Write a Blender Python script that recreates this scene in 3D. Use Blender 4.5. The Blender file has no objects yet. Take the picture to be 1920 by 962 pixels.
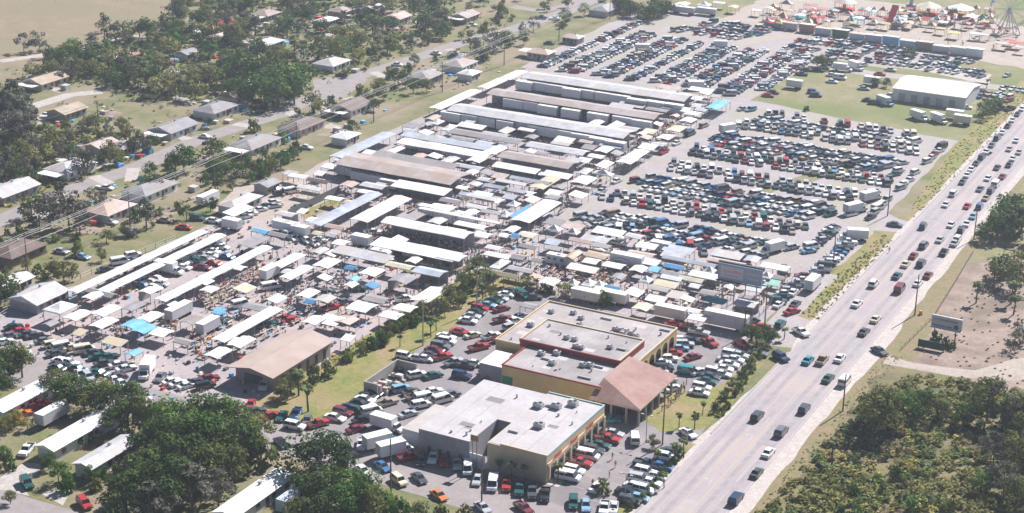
import bpy, bmesh, math, random
from mathutils import Vector, Matrix
rnd = random.Random(11)
R = math.radians
sc = bpy.context.scene
COL = sc.collection
# ------------------------------------------------------------------ camera geometry (aerial view from 162 m)
F_, TI, RO, HE, CH = 3187., .35674658, .01786272, 2.05191443, 162.
FW = Vector((math.cos(HE)*math.cos(TI), math.sin(HE)*math.cos(TI), -math.sin(TI)))
RT0 = Vector((math.sin(HE), -math.cos(HE), 0)); UP0 = RT0.cross(FW)
RT = math.cos(RO)*RT0 + math.sin(RO)*UP0; UP = -math.sin(RO)*RT0 + math.cos(RO)*UP0
def G(x, y, z=0.):
    """point of the photograph -> metres on the site plan (at height z)"""
    d = RT*(x-960) + UP*(481-y) + FW*F_
    k = (z-CH)/d.z
    return (d.x*k, d.y*k)
def PX(x, y, z=0.):
    v = Vector((x, y, z-CH)); w = v.dot(FW)
    return 960+F_*v.dot(RT)/w, 481-F_*v.dot(UP)/w
cam = bpy.data.cameras.new('camera'); co = bpy.data.objects.new('camera', cam); COL.objects.link(co)
cam.sensor_width = 36; cam.lens = F_/1920*36; cam.clip_start = 1; cam.clip_end = 20000
co.matrix_world = Matrix(((RT.x, UP.x, -FW.x, 0), (RT.y, UP.y, -FW.y, 0), (RT.z, UP.z, -FW.z, CH), (0, 0, 0, 1)))
sc.camera = co

# ------------------------------------------------------------------ materials
MATS = {}
def mat(name, col, rough=.85, col2=None, scale=.5, detail=4, amt=1., spec=.3, metal=0., coat=0., rand=0., col3=None, scale3=.05, world=True, bump=0., fine=0., trans=0.):
    if name in MATS: return MATS[name]
    m = bpy.data.materials.new(name); m.use_nodes = True; nt = m.node_tree; N = nt.nodes; L = nt.links
    b = N['Principled BSDF']; b.inputs['Roughness'].default_value = rough
    b.inputs['Specular IOR Level'].default_value = spec; b.inputs['Metallic'].default_value = metal
    b.inputs['Coat Weight'].default_value = coat
    b.inputs['Base Color'].default_value = (*col, 1)
    out = None
    if world:
        g = N.new('ShaderNodeNewGeometry'); vec = g.outputs['Position']
    else:
        g = N.new('ShaderNodeTexCoord'); vec = g.outputs['Object']
    if col2:
        no = N.new('ShaderNodeTexNoise'); no.inputs['Scale'].default_value = scale; no.inputs['Detail'].default_value = detail
        no.inputs['Roughness'].default_value = .65
        L.new(vec, no.inputs['Vector'])
        rp = N.new('ShaderNodeMapRange'); rp.inputs[1].default_value = .36; rp.inputs[2].default_value = .64
        L.new(no.outputs['Fac'], rp.inputs[0])
        mx = N.new('ShaderNodeMix'); mx.data_type = 'RGBA'
        mx.inputs[6].default_value = (*col, 1); mx.inputs[7].default_value = (*col2, 1)
        L.new(rp.outputs[0], mx.inputs[0]); out = mx.outputs[2]
        if bump:
            bp = N.new('ShaderNodeBump'); bp.inputs['Strength'].default_value = bump; bp.inputs['Distance'].default_value = .15
            L.new(no.outputs['Fac'], bp.inputs['Height']); L.new(bp.outputs[0], b.inputs['Normal'])
    if col3:
        n3 = N.new('ShaderNodeTexNoise'); n3.inputs['Scale'].default_value = scale3; n3.inputs['Detail'].default_value = 3
        L.new(vec, n3.inputs['Vector'])
        r3 = N.new('ShaderNodeMapRange'); r3.inputs[1].default_value = .45; r3.inputs[2].default_value = .62
        L.new(n3.outputs['Fac'], r3.inputs[0])
        m3 = N.new('ShaderNodeMix'); m3.data_type = 'RGBA'
        if out: L.new(out, m3.inputs[6])
        else: m3.inputs[6].default_value = (*col, 1)
        m3.inputs[7].default_value = (*col3, 1)
        L.new(r3.outputs[0], m3.inputs[0]); out = m3.outputs[2]
    if rand:
        oi = N.new('ShaderNodeObjectInfo'); hs = N.new('ShaderNodeHueSaturation')
        a = N.new('ShaderNodeMapRange'); a.inputs[3].default_value = 1-rand; a.inputs[4].default_value = 1+rand
        L.new(oi.outputs['Random'], a.inputs[0]); L.new(a.outputs[0], hs.inputs['Value'])
        a2 = N.new('ShaderNodeMapRange'); a2.inputs[3].default_value = .5+rand*.06; a2.inputs[4].default_value = .5-rand*.06
        L.new(oi.outputs['Random'], a2.inputs[0]); L.new(a2.outputs[0], hs.inputs['Hue'])
        if out: L.new(out, hs.inputs['Color'])
        else: hs.inputs['Color'].default_value = (*col, 1)
        out = hs.outputs[0]
    if fine:
        nf = N.new('ShaderNodeTexNoise'); nf.inputs['Scale'].default_value = 1.3; nf.inputs['Detail'].default_value = 5; nf.inputs['Roughness'].default_value = .75
        L.new(vec, nf.inputs['Vector']); rf = N.new('ShaderNodeMapRange'); rf.inputs[1].default_value = .3; rf.inputs[2].default_value = .7; rf.inputs[3].default_value = 1-fine; rf.inputs[4].default_value = 1+fine
        L.new(nf.outputs['Fac'], rf.inputs[0]); hf = N.new('ShaderNodeHueSaturation'); L.new(rf.outputs[0], hf.inputs['Value'])
        if out: L.new(out, hf.inputs['Color'])
        else: hf.inputs['Color'].default_value = (*col, 1)
        out = hf.outputs[0]
    if out: L.new(out, b.inputs['Base Color'])
    if trans:
        tr = N.new('ShaderNodeBsdfTranslucent'); ms = N.new('ShaderNodeMixShader'); ms.inputs[0].default_value = trans
        if out: L.new(out, tr.inputs[0])
        else: tr.inputs[0].default_value = (*col, 1)
        L.new(b.outputs[0], ms.inputs[1]); L.new(tr.outputs[0], ms.inputs[2]); L.new(ms.outputs[0], N['Material Output'].inputs['Surface'])
    MATS[name] = m
    return m
def roofmat(name, col, axis='X', pitch=.9, dirt=.72, rough=.55):
    """sheet-metal / canvas roof: ribs across one axis plus rusty, dusty patches"""
    if name in MATS: return MATS[name]
    dirt = .9 if min(col) > .65 else dirt
    m = mat(name, col, rough, tuple(c*dirt for c in col), .35, 5, col3=tuple(c*d for c, d in zip(col, (.9, .86, .8) if min(col) > .65 else (.84, .76, .68))), scale3=.16, fine=.07)
    nt = m.node_tree; N = nt.nodes; L = nt.links; b = N['Principled BSDF']
    g = N.new('ShaderNodeNewGeometry'); w = N.new('ShaderNodeTexWave'); w.wave_type = 'BANDS'; w.bands_direction = axis
    w.inputs['Scale'].default_value = 1/(pitch*6.28)*3.14; w.inputs['Distortion'].default_value = .3
    L.new(g.outputs['Position'], w.inputs['Vector'])
    bp = N.new('ShaderNodeBump'); bp.inputs['Strength'].default_value = .35; bp.inputs['Distance'].default_value = .12
    L.new(w.outputs['Fac'], bp.inputs['Height']); L.new(bp.outputs[0], b.inputs['Normal'])
    return m
def P(name, col, rough=.7, **k): return mat(name, col, rough, **k)

# grounds
g_grass = mat('residential grass', (.125, .15, .055), .95, (.24, .205, .11), .11, 10, col3=(.27, .22, .15), scale3=.04, bump=.4, fine=.24)
g_lawn = mat('mown lawn', (.15, .185, .05), .95, (.27, .235, .085), .35, 9, col3=(.30, .23, .12), scale3=.08, fine=.24)
g_field = mat('dry field', (.29, .225, .15), .95, (.235, .19, .12), .12, 8, col3=(.235, .205, .125), scale3=.02, fine=.24)
g_green = mat('pasture', (.20, .20, .085), .95, (.285, .24, .15), .16, 8, col3=(.165, .19, .07), scale3=.03, fine=.24)
g_market = mat('market hardstanding', (.39, .345, .355), .9, (.32, .285, .295), .28, 8, col3=(.42, .35, .34), scale3=.06, fine=.24)
g_lot = mat('gravel car park', (.40, .355, .365), .9, (.34, .305, .305), .2, 8, col3=(.35, .32, .27), scale3=.055, fine=.24)
g_asph = mat('worn asphalt', (.235, .213, .228), .85, (.295, .26, .255), .25, 8, col3=(.205, .185, .19), scale3=.06, fine=.10)
g_hwy = mat('sunbleached asphalt', (.38, .335, .355), .85, (.34, .30, .318), .3, 8, col3=(.41, .35, .34), scale3=.05, fine=.10)
g_sand = mat('pale sand shoulder', (.54, .48, .45), .95, (.45, .40, .365), .5, 8, fine=.24)
g_dirt = mat('bare brown earth', (.27, .20, .165), .95, (.36, .275, .235), .4, 9, col3=(.20, .155, .12), scale3=.08, fine=.24)
g_pale = mat('pale dirt track', (.44, .38, .335), .95, (.37, .31, .265), .25, 7, fine=.24)
g_street = mat('residential street', (.33, .29, .285), .9, (.27, .24, .235), .3, 7, fine=.10)
g_drive = mat('concrete drive', (.48, .44, .41), .9, (.40, .36, .33), .4, 6, fine=.24)
g_scrub = mat('scrub floor', (.21, .19, .085), .95, (.20, .16, .09), .3, 9, col3=(.10, .095, .05), scale3=.09, fine=.24)
g_orange = mat('dry verge', (.27, .195, .125), .95, (.20, .19, .085), .3, 8, fine=.24)
m_line = P('road paint', (.48, .44, .43), .6, col2=(.38, .34, .34), scale=.8)
m_yel = P('yellow road paint', (.50, .37, .23), .6, col2=(.44, .35, .28), scale=1.)
m_tar = P('tyre-darkened lane', (.29, .26, .27), .85, col2=(.36, .32, .33), scale=.4)
# building stuff
W_ = {'white': (.80, .80, .80), 'silver': (.60, .60, .63), 'blueish': (.52, .57, .66), 'grey': (.36, .35, .37), 'brown': (.48, .42, .41), 'rust': (.47, .40, .375),
      'tan': (.52, .42, .33), 'terracotta': (.47, .27, .215), 'blue': (.10, .32, .62), 'sky': (.22, .55, .78), 'green': (.30, .60, .50), 'darkgreen': (.08, .16, .10),
      'cream': (.70, .66, .52), 'yellow': (.72, .60, .25), 'red': (.60, .08, .07), 'pinkish': (.62, .50, .46), 'darkbrown': (.20, .15, .13), 'orange': (.66, .36, .12),
      'pink': (.70, .35, .33), 'teal': (.10, .38, .40), 'dark': (.07, .07, .08), 'drab': (.33, .31, .22)}
def roof(c, ax='X'): return roofmat('roof %s %s' % (c, ax), W_[c], ax)
def wall(c): return mat('wall %s' % c, W_[c], .85, tuple(x*.85 for x in W_[c]), .6, 5, world=False)
m_post = P('galvanised post', (.30, .29, .29), .5, metal=.4)
m_wood = P('weathered wood', (.22, .17, .13), .9, col2=(.14, .11, .09), scale=1.5, world=False)
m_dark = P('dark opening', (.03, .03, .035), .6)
m_glass = P('window glass', (.02, .03, .04), .08, spec=.8)
m_tyre = P('tyre rubber', (.02, .02, .022), .8)
m_rim = P('wheel rim', (.4, .4, .42), .3, metal=.8)
m_trim = P('grey plastic trim', (.05, .05, .055), .5)
m_lamp = P('headlamp lens', (.75, .75, .72), .1, spec=.8)
m_rear = P('tail lamp lens', (.45, .02, .02), .2)
m_ac = P('rooftop unit metal', (.55, .55, .56), .5, col2=(.40, .40, .42), scale=2., world=False)
m_con = P('concrete', (.42, .40, .38), .9, col2=(.34, .32, .30), scale=.8)

# ------------------------------------------------------------------ mesh collector
class MB:
    def __init__(s): s.v = []; s.f = []; s.m = []
    def add(s, vs, fs, m=0):
        o = len(s.v); s.v += [tuple(x) for x in vs]; s.f += [tuple(i+o for i in q) for q in fs]; s.m += [m]*len(fs)
    def box(s, x0, x1, y0, y1, z0, z1, m=0, tx=0, ty=0):
        s.add([(x0, y0, z0), (x1, y0, z0), (x1, y1, z0), (x0, y1, z0), (x0+tx, y0+ty, z1), (x1-tx, y0+ty, z1), (x1-tx, y1-ty, z1), (x0+tx, y1-ty, z1)],
              [(3, 2, 1, 0), (4, 5, 6, 7), (0, 1, 5, 4), (1, 2, 6, 5), (2, 3, 7, 6), (3, 0, 4, 7)], m)
    def cyl(s, p, q, r0, r1=None, n=8, m=0):
        r1 = r0 if r1 is None else r1
        p = Vector(p); q = Vector(q); a = (q-p).normalized(); t = Vector((0, 0, 1)) if abs(a.z) < .9 else Vector((1, 0, 0))
        u = a.cross(t).normalized(); w = a.cross(u)
        vs = []
        for k in range(n):
            c = math.cos(2*math.pi*k/n); d = math.sin(2*math.pi*k/n)
            vs.append(p+(u*c+w*d)*r0)
        for k in range(n):
            c = math.cos(2*math.pi*k/n); d = math.sin(2*math.pi*k/n)
            vs.append(q+(u*c+w*d)*r1)
        fs = [(k, k+n, (k+1) % n+n, (k+1) % n) for k in range(n)]
        fs += [tuple(range(n)), tuple(range(2*n-1, n-1, -1))]
        s.add(vs, fs, m)
    def prism(s, prof, hw, m=0):
        """closed x-z outline extruded across y; hw(z) gives the half width"""
        n = len(prof)
        s.add([(x, -hw(z), z) for x, z in prof]+[(x, hw(z), z) for x, z in prof],
              [(k, (k+1) % n, (k+1) % n+n, k+n) for k in range(n)]+[tuple(range(n-1, -1, -1)), tuple(range(n, 2*n))], m)
    def quad(s, a, b, c, d, m=0): s.add([a, b, c, d], [(0, 1, 2, 3)], m)
    def merge(s, o, M_=None, dm=0, mm=None):
        vs = [M_ @ Vector(v) for v in o.v] if M_ else o.v
        of = len(s.v); s.v += [tuple(x) for x in vs]
        s.f += [tuple(i+of for i in q) for q in o.f]; s.m += [(mm[k] if mm else k+dm) for k in o.m]
    def mesh(s, name, mats, smooth=False):
        me = bpy.data.meshes.new(name); me.from_pydata(s.v, [], s.f)
        for m in (mats if isinstance(mats, (list, tuple)) else [mats]): me.materials.append(m)
        me.polygons.foreach_set('material_index', s.m)
        if smooth: me.polygons.foreach_set('use_smooth', [True]*len(s.f))
        me.validate(); me.update(); return me
    def build(s, name, mats, parent=None, loc=(0, 0, 0), rz=0, smooth=False):
        return link(name, s.mesh(name, mats, smooth), parent, loc, rz)
def link(name, me, parent=None, loc=(0, 0, 0), rz=0):
    o = bpy.data.objects.new(name, me); COL.objects.link(o); o.location = loc; o.rotation_euler = (0, 0, rz)
    if parent: o.parent = parent
    return o
THINGS = []
def tag(o, label, cat, group=None, kind=None):
    o['label'] = label; o['category'] = cat
    if group: o['group'] = group
    if kind: o['kind'] = kind
    THINGS.append(o); return o
def empty(name, loc, rz=0):
    o = bpy.data.objects.new(name, None); COL.objects.link(o); o.location = loc; o.rotation_euler = (0, 0, rz); o.empty_display_size = .5
    return o
KIDS = {}
def copy_tree(o, loc=None, rz=None, scale=None):
    c = o.copy(); COL.objects.link(c)
    for ch in list(o.children):
        d = ch.copy(); COL.objects.link(d); d.parent = c
        for g in list(ch.children):
            e = g.copy(); COL.objects.link(e); e.parent = d
    if loc is not None: c.location = loc
    if rz is not None: c.rotation_euler = (0, 0, rz)
    if scale is not None: c.scale = scale if isinstance(scale, (tuple, list)) else (scale,)*3
    return c

# ------------------------------------------------------------------ ground sheets
def flat(name, pts, z, m, px=False, jit=0., seg=6., kind='structure'):
    if px: pts = [G(*p) for p in pts]
    out = []
    rr = random.Random(hash(len(pts))+int(abs(pts[0][0])*7))
    for i, a in enumerate(pts):
        b = pts[(i+1) % len(pts)]; out.append(a)
        if jit:
            d = math.dist(a, b); n = min(160, int(d/seg*4)); kn = {}
            for k in range(1, n):
                t = k/n; q0 = k//4; fr = (k % 4)/4; fr = (1-math.cos(fr*math.pi))/2; last = (n-1)//4+1
                for qq in (q0, q0+1): kn.setdefault(qq, (0, 0) if qq in (0, last) else (rr.uniform(-jit, jit), rr.uniform(-jit, jit)))
                ox = kn[q0][0]*(1-fr)+kn[q0+1][0]*fr; oy = kn[q0][1]*(1-fr)+kn[q0+1][1]*fr
                out.append((a[0]+(b[0]-a[0])*t+ox, a[1]+(b[1]-a[1])*t+oy))
    bm = bmesh.new(); f = bm.faces.new([bm.verts.new((x, y, z)) for x, y in out])
    if f.normal.z < 0 or f.calc_area() and (f.normal_update() or f.normal.z < 0): f.normal_flip()
    bmesh.ops.triangulate(bm, faces=bm.faces[:])
    me = bpy.data.meshes.new(name); bm.to_mesh(me); bm.free(); me.materials.append(m)
    o = link(name, me); o['kind'] = kind; return o
def rect(x0, x1, y0, y1): return [(x0, y0), (x1, y0), (x1, y1), (x0, y1)]
def ribbon(name, pts, w, z, m, px=True):
    if px: pts = [G(*p) for p in pts]
    L_, Q = [], []
    for i, p in enumerate(pts):
        a = Vector(pts[max(i-1, 0)]); b = Vector(pts[min(i+1, len(pts)-1)]); d = (b-a).normalized(); n = Vector((-d.y, d.x))
        L_.append(tuple(Vector(p)+n*w/2)); Q.append(tuple(Vector(p)-n*w/2))
    return flat(name, L_+Q[::-1], z, m)
flat('ground', rect(-6000, 5000, -1500, 9000), 0, g_grass)
flat('dry_field', [(-300, 165), (0, 130), (60, 121), (120, 115), (150, 95), (190, 75), (245, 55), (300, 30), (400, 6), (440, -60), (470, -250), (-500, -250)], .004, g_field, px=True, jit=2.5, seg=15)
flat('market_ground', [(-291, 262), (-201, 262), (-205, 300), (-205, 372), (-190, 372), (-167, 363), (-124, 360), (-126, 400), (-127, 425), (-205, 425), (-207, 572), (-294, 573), (-294, 440), (-288, 364), (-288, 310), (-293, 296)], .004, g_market, jit=.6)
flat('car_park_ground', [(-209, 417), (-127, 417), (-121, 425), (-119, 450), (-122, 460), (-123, 545), (-122, 563), (-131, 566), (-191, 575), (-207, 573)], .008, g_lot, jit=.8)
flat('north_car_park_ground', [(-297, 573), (-204, 573), (-206, 640), (-204, 652), (-120, 640), (-112, 668), (-160, 684), (-240, 695), (-300, 705), (-300, 668), (-301, 628)], .008, g_lot, jit=1)
flat('pasture', [(-202, 575), (-190, 573), (-131, 562), (-122, 562), (-121, 566), (-120, 700), (-175, 648), (-203, 652)], .012, g_green, jit=1.2)
flat('fairground_field', [(-290, 700), (-160, 682), (-112, 662), (-108, 900), (200, 3000), (-300, 3000)], .0055, g_green, jit=2, seg=20)
flat('fairground_yard', [(-262, 696), (-160, 684), (-126, 676), (-124, 745), (-180, 775), (-262, 765)], .020, g_pale, jit=1.5)
ribbon('cross_lane', [(-262, 640), (-230, 642), (-203, 640), (-175, 636), (-150, 640), (-119, 642)], 8, .0165, g_lot, px=False)
ribbon('north_lane', [(-240, 655), (-222, 690), (-205, 740)], 9, .024, g_pale, px=False)
ribbon('gravel_lane', [(-209, 422), (-207.5, 480), (-206, 560), (-204, 640)], 6, .0205, g_lot, px=False)
flat('roadside_verge', [(-114, 378), (-113.4, 462), (-120.5, 457), (-121, 415), (-119.5, 383)], .0105, g_lawn, jit=.5)
flat('roadside_verge', [(-113.6, 470), (-113.6, 900), (-122, 900), (-123, 548), (-116, 472)], .014, g_lawn, jit=.5)
flat('shop_car_park', [(-189, 262), (-115.5, 262), (-115.5, 311), (-118, 352), (-123, 361), (-167, 363), (-188, 369), (-191, 318), (-186, 300), (-189, 290), (-188, 268)], .012, g_asph, jit=.3)
flat('entrance_apron', [(-124, 361), (-113, 364), (-113, 382), (-119, 384), (-119, 417), (-127, 417), (-125, 395)], .0135, g_lot, jit=.3)
flat('entrance_apron', [(-122, 457), (-113, 460), (-113, 470), (-118, 471), (-122, 474)], .0135, g_hwy)
flat('shop_entrance', [(-124, 293), (-113, 297), (-113, 311), (-124, 308)], .0165, g_asph)
flat('grass_strip', [(-207, 268), (-190.5, 270), (-188.5, 292), (-191, 312), (-189, 370), (-204.5, 372), (-206, 330)], .010, g_lawn, jit=.8)
flat('bottom_street', [(-290, 254), (-200, 258), (-115, 255), (-115, 266), (-200, 269.5), (-290, 270)], .014, g_street, jit=.2)
flat('planting_bed', [(-123, 306), (-116, 312), (-114.5, 322), (-116.5, 352), (-119, 352), (-121, 335), (-126, 329), (-133, 318), (-130, 311)], .0215, g_lawn, jit=.3)
flat('planting_bed', [(-117, 268), (-114.5, 270), (-114.5, 305), (-116.4, 304)], .0215, g_lawn, jit=.2)
flat('sand_shoulder', [(-116, 200), (-113, 200), (-113, 1500), (-115.5, 1500), (-115, 470), (-115.3, 380), (-113.4, 362), (-115, 310), (-115, 262)], .018, g_sand, jit=.4)
flat('sand_shoulder', [(-98, 200), (-94.2, 200), (-94.2, 290), (-94.6, 340), (-93.6, 370), (-94.8, 400), (-95.4, 520), (-96, 1500), (-98, 1500)], .018, g_sand, jit=.35, seg=6)
flat('highway', rect(-113.4, -97.6, 150, 2500), .022, g_hwy)
for x in (-111.2, -108.6, -102.6, -100.0): flat('lane_wear', rect(x-.55, x+.55, 150, 1200), .0245, m_tar)
for x in (-113.0, -98.0): flat('edge_line', rect(x-.09, x+.09, 150, 1200), .027, m_line)
for x in (-107.2, -104.2): flat('centre_line', rect(x-.1, x+.1, 150, 1200), .027, m_yel)
for x in (-110, -101): 
    mb = MB(); y = 200
    while y < 800: mb.quad((x-.08, y, .027), (x+.08, y, .027), (x+.08, y+3, .027), (x-.08, y+3, .027)); y += 12
    o = mb.build('lane_dashes', m_line); o['kind'] = 'structure'
rr_ = random.Random(21)
for k in range(26):
    x, y = rr_.uniform(-112, -99), rr_.uniform(230, 620); w_, l_ = rr_.uniform(.5, 1.6), rr_.uniform(2, 14)
    flat('asphalt_repair', rect(x-w_, x+w_, y, y+l_), .0235, m_tar if k % 3 else mat('pale concrete patch', (.43, .39, .38), .9, (.39, .35, .34), .5, 5))
for k in range(10):
    x, y = rr_.uniform(-187, -135), rr_.uniform(262, 362); flat('asphalt_repair', rect(x-rr_.uniform(.5, 2), x+1, y, y+rr_.uniform(2, 7)), .0145, mat('dark asphalt patch', (.19, .17, .175), .85, (.22, .20, .20), .5, 5))
q_ = MB(); q_.box(-113.75, -113.42, 200, 293, 0, .14); q_.box(-113.75, -113.42, 311, 361, 0, .14); q_.box(-113.75, -113.42, 384, 457, 0, .14); q_.box(-113.75, -113.42, 471, 1000, 0, .14)
o_ = q_.build('kerb', m_con); o_['kind'] = 'structure'
for k in range(14): flat('bay_line', rect(-118.9-5, -118.9-.5, 266+k*2.8, 266.1+k*2.8), .0175, m_line)
for k in range(9): flat('bay_line', rect(-130.8, -126.4, 275+k*2.9, 275.1+k*2.9), .0175, m_line)
def arrow(x, y, d):
    mb = MB(); mb.quad((x-.15, y, .028), (x+.15, y, .028), (x+.15, y+2.6*d, .028), (x-.15, y+2.6*d, .028))
    mb.add([(x-.15, y+2.6*d, .028), (x-1.2, y+2.2*d, .028), (x-1.2, y+2.5*d, .028), (x-.15, y+2.9*d, .028)], [(0, 1, 2, 3)])
    mb.add([(x-1.9, y+2.4*d, .028), (x-1.1, y+1.7*d, .028), (x-1.1, y+3.0*d, .028)], [(0, 1, 2)])
    o = mb.build('turn_arrow', m_line); o['kind'] = 'structure'
for x, y in ((-105.2, 312), (-105.2, 322), (-105.4, 289)): arrow(x, y, 1)
flat('roadside_dirt', [(-96, 200), (-91.5, 200), (-88, 300), (-86, 372), (-91, 430), (-94.5, 600), (-96, 600), (-96, 430), (-95.5, 380)], .008, g_orange, jit=.8)
flat('cleared_plot', [(-93, 372), (-50, 362), (-20, 380), (-20, 470), (-60, 460), (-84, 455), (-93, 440)], .004, g_dirt, jit=1.5)
flat('pale_track', [(-92, 371), (-86, 370), (-72, 373), (-64, 386), (-50, 392), (-30, 392), (-30, 380), (-52, 381), (-62, 372), (-75, 367), (-92, 366)], .020, g_pale, jit=.4)
flat('scrub_floor', [(-91, 368), (-78, 364), (-60, 366), (-40, 372), (0, 372), (0, 180), (-110, 180), (-96, 200), (-91.5, 240)], .012, g_scrub, jit=1)
flat('verge_grass', [(-93, 440), (-84, 455), (-20, 470), (200, 480), (200, 1500), (-95, 1500), (-94, 700)], .002, g_green, jit=1)
# residential streets (upper left)
ribbon('residential_street', [(-60, 440), (60, 388), (150, 350), (260, 313), (320, 285), (370, 262), (440, 240), (520, 215), (590, 180), (650, 150), (740, 122), (860, 82), (960, 55), (1060, 22), (1130, -8)], 8, .010, g_street)
flat('parking_apron', [(588, 150), (640, 142), (690, 148), (650, 182), (612, 192), (585, 180)], .013, g_street, px=True, jit=.4)
ribbon('side_street', [(-40, 222), (60, 200), (130, 178), (190, 172)], 6, .010, g_drive)
ribbon('side_street', [(0, 115), (140, 95), (250, 68), (310, 72), (400, 75), (480, 60), (560, 40)], 5, .010, g_drive)
ribbon('side_street', [(960, 12), (1010, 20), (1060, 12), (1100, -5)], 7, .012, g_street)
for p in ([(60, 415), (90, 395), (120, 362)], [(175, 330), (205, 345)], [(250, 315), (245, 340)], [(352, 262), (330, 250)], [(440, 232), (480, 238)], [(540, 208), (560, 222)], [(470, 150), (500, 172)], [(330, 180), (360, 195)], [(700, 135), (720, 145)], [(840, 92), (872, 105)], [(95, 165), (120, 172)], [(225, 405), (190, 400)]):
    ribbon('driveway', p, 4, .0155, g_drive)
flat('lower_street', [(-40, 905), (0, 915), (60, 935), (150, 962), (210, 1010), (100, 1010), (-40, 960)], .012, g_street, px=True, jit=.2)
flat('driveway', [(0, 895), (45, 868), (80, 870), (70, 890), (40, 905), (55, 930), (0, 918)], .016, g_drive, px=True, jit=.3)
flat('driveway', [(75, 925), (105, 915), (130, 925), (118, 948)], .016, g_drive, px=True, jit=.3)
flat('dirt_track', [(160, 895), (235, 858), (250, 862), (205, 885), (175, 900)], .012, g_pale, px=True, jit=.3)
flat('dirt_yard', [(440, 350), (560, 335), (640, 365), (600, 400), (540, 412), (430, 408), (400, 395)], .012, g_pale, px=True, jit=.5)
flat('grass_patch', [(740, 492), (790, 500), (850, 505), (820, 515), (760, 512)], .012, g_lawn, px=True, jit=.5)
flat('grass_patch', [(560, 400), (632, 368), (650, 378), (575, 412)], .0155, g_lawn, px=True, jit=.3)
flat('grass_patch', [(1030, 500), (1075, 492), (1090, 505), (1045, 515)], .012, g_lawn, px=True, jit=.4)
flat('grass_patch', [(1375, 380), (1500, 330), (1620, 300), (1640, 305), (1500, 345), (1390, 390)], .012, g_green, px=True, jit=1.5)
flat('pale_lane', [(1030, 372), (1160, 305), (1290, 245), (1380, 200), (1400, 200), (1300, 262), (1150, 330), (1050, 398)], .0165, g_lot, px=True, jit=.5)
flat('concrete_yard', [(1680, 110), (1760, 118), (1860, 140), (1850, 160), (1730, 132), (1690, 128)], .0165, g_drive, px=True, jit=.6)
flat('shop_walk', rect(-134.0, -131.2, 273, 301.5), .05, g_drive)
flat('shop_walk', rect(-137.6, -134.6, 327, 347), .05, g_drive)

# ------------------------------------------------------------------ sky and sun
w = bpy.data.worlds.new('World'); sc.world = w; w.use_nodes = True
nt = w.node_tree; bg = nt.nodes['Background']; sk = nt.nodes.new('ShaderNodeTexSky'); sk.sky_type = 'NISHITA'; sk.sun_disc = False
sk.sun_elevation = R(42); sk.sun_rotation = R(12); sk.air_density = .7; sk.dust_density = .2; sk.ozone_density = 2.
nt.links.new(sk.outputs[0], bg.inputs[0]); bg.inputs[1].default_value = .05
sl = bpy.data.lights.new('sun', 'SUN'); sl.energy = 5.0; sl.angle = R(.5); sl.color = (1, .965, .945)
so = bpy.data.objects.new('sun', sl); COL.objects.link(so)
sd = Vector((math.sin(R(12))*math.cos(R(42)), math.cos(R(12))*math.cos(R(42)), math.sin(R(42))))
so.rotation_euler = sd.to_track_quat('Z', 'Y').to_euler(); so.location = (-200, 400, 300)
vs = sc.view_settings; vs.view_transform = 'Standard'; vs.look = 'None'; vs.exposure = .8; vs.gamma = 1; vs.use_curve_mapping = False
sc.cycles.max_bounces = 4; sc.cycles.diffuse_bounces = 2; sc.cycles.glossy_bounces = 2; sc.cycles.transparent_max_bounces = 4
# ------------------------------------------------------------------ vehicles
PAINT = {'w': ('white', (.78, .78, .77)), 's': ('silver', (.46, .48, .50)), 'g': ('grey', (.16, .17, .19)), 'k': ('black', (.018, .022, .028)), 'd': ('dark blue', (.02, .05, .11)),
         'r': ('red', (.42, .035, .035)), 'm': ('maroon', (.20, .03, .04)), 'b': ('blue', (.05, .16, .36)), 'l': ('light blue', (.25, .42, .55)), 't': ('dark green', (.02, .10, .09)),
         'c': ('cream', (.66, .60, .46)), 'n': ('tan', (.42, .33, .24)), 'o': ('orange', (.62, .20, .05)), 'y': ('yellow', (.66, .42, .06)), 'q': ('teal', (.04, .28, .32)), 'x': ('dark grey', (.07, .08, .09))}
def paint(c): return P('car paint '+PAINT[c][0], PAINT[c][1], .28, spec=.5, coat=.4)
KN = {'s': ('sedan', 'car'), 'u': ('sport_utility_vehicle', 'car'), 'p': ('pickup_truck', 'pickup'), 'v': ('passenger_van', 'van'), 'b': ('box_truck', 'truck'), 'h': ('hatchback', 'car')}
KW = {'s': 'sedan', 'u': 'sport utility vehicle', 'p': 'pickup truck', 'v': 'van', 'b': 'box truck', 'h': 'hatchback'}
def hwf(a, b, z0, z1):
    return lambda z: a if z <= z0 else (b if z >= z1 else a+(b-a)*(z-z0)/(z1-z0))
def cabin(b, wn, x0, x1, x2, x3, z0, z1, w0, w1, m=0, tail=True):
    """greenhouse from belt line (x0..x3) to roof (x1..x2): roof and pillars in paint, panes in glass"""
    b.box(x1-.05, x2+.05, -w1-.02, w1+.02, z1-.03, z1+.05, m, tx=.06, ty=.06)
    wn.add([(x0, -w0, z0), (x3, -w0, z0), (x3, w0, z0), (x0, w0, z0), (x1, -w1, z1), (x2, -w1, z1), (x2, w1, z1), (x1, w1, z1)],
           [(0, 1, 5, 4), (1, 2, 6, 5), (2, 3, 7, 6), (3, 0, 4, 7)])
    for sy in (-1, 1):
        for xa, xb in ((x0, x1), (x3, x2), ((x0+x3)/2, (x1+x2)/2)):
            b.cyl((xa, sy*(w0+.005), z0), (xb, sy*(w1+.005), z1), .05, n=4, m=m)
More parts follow.
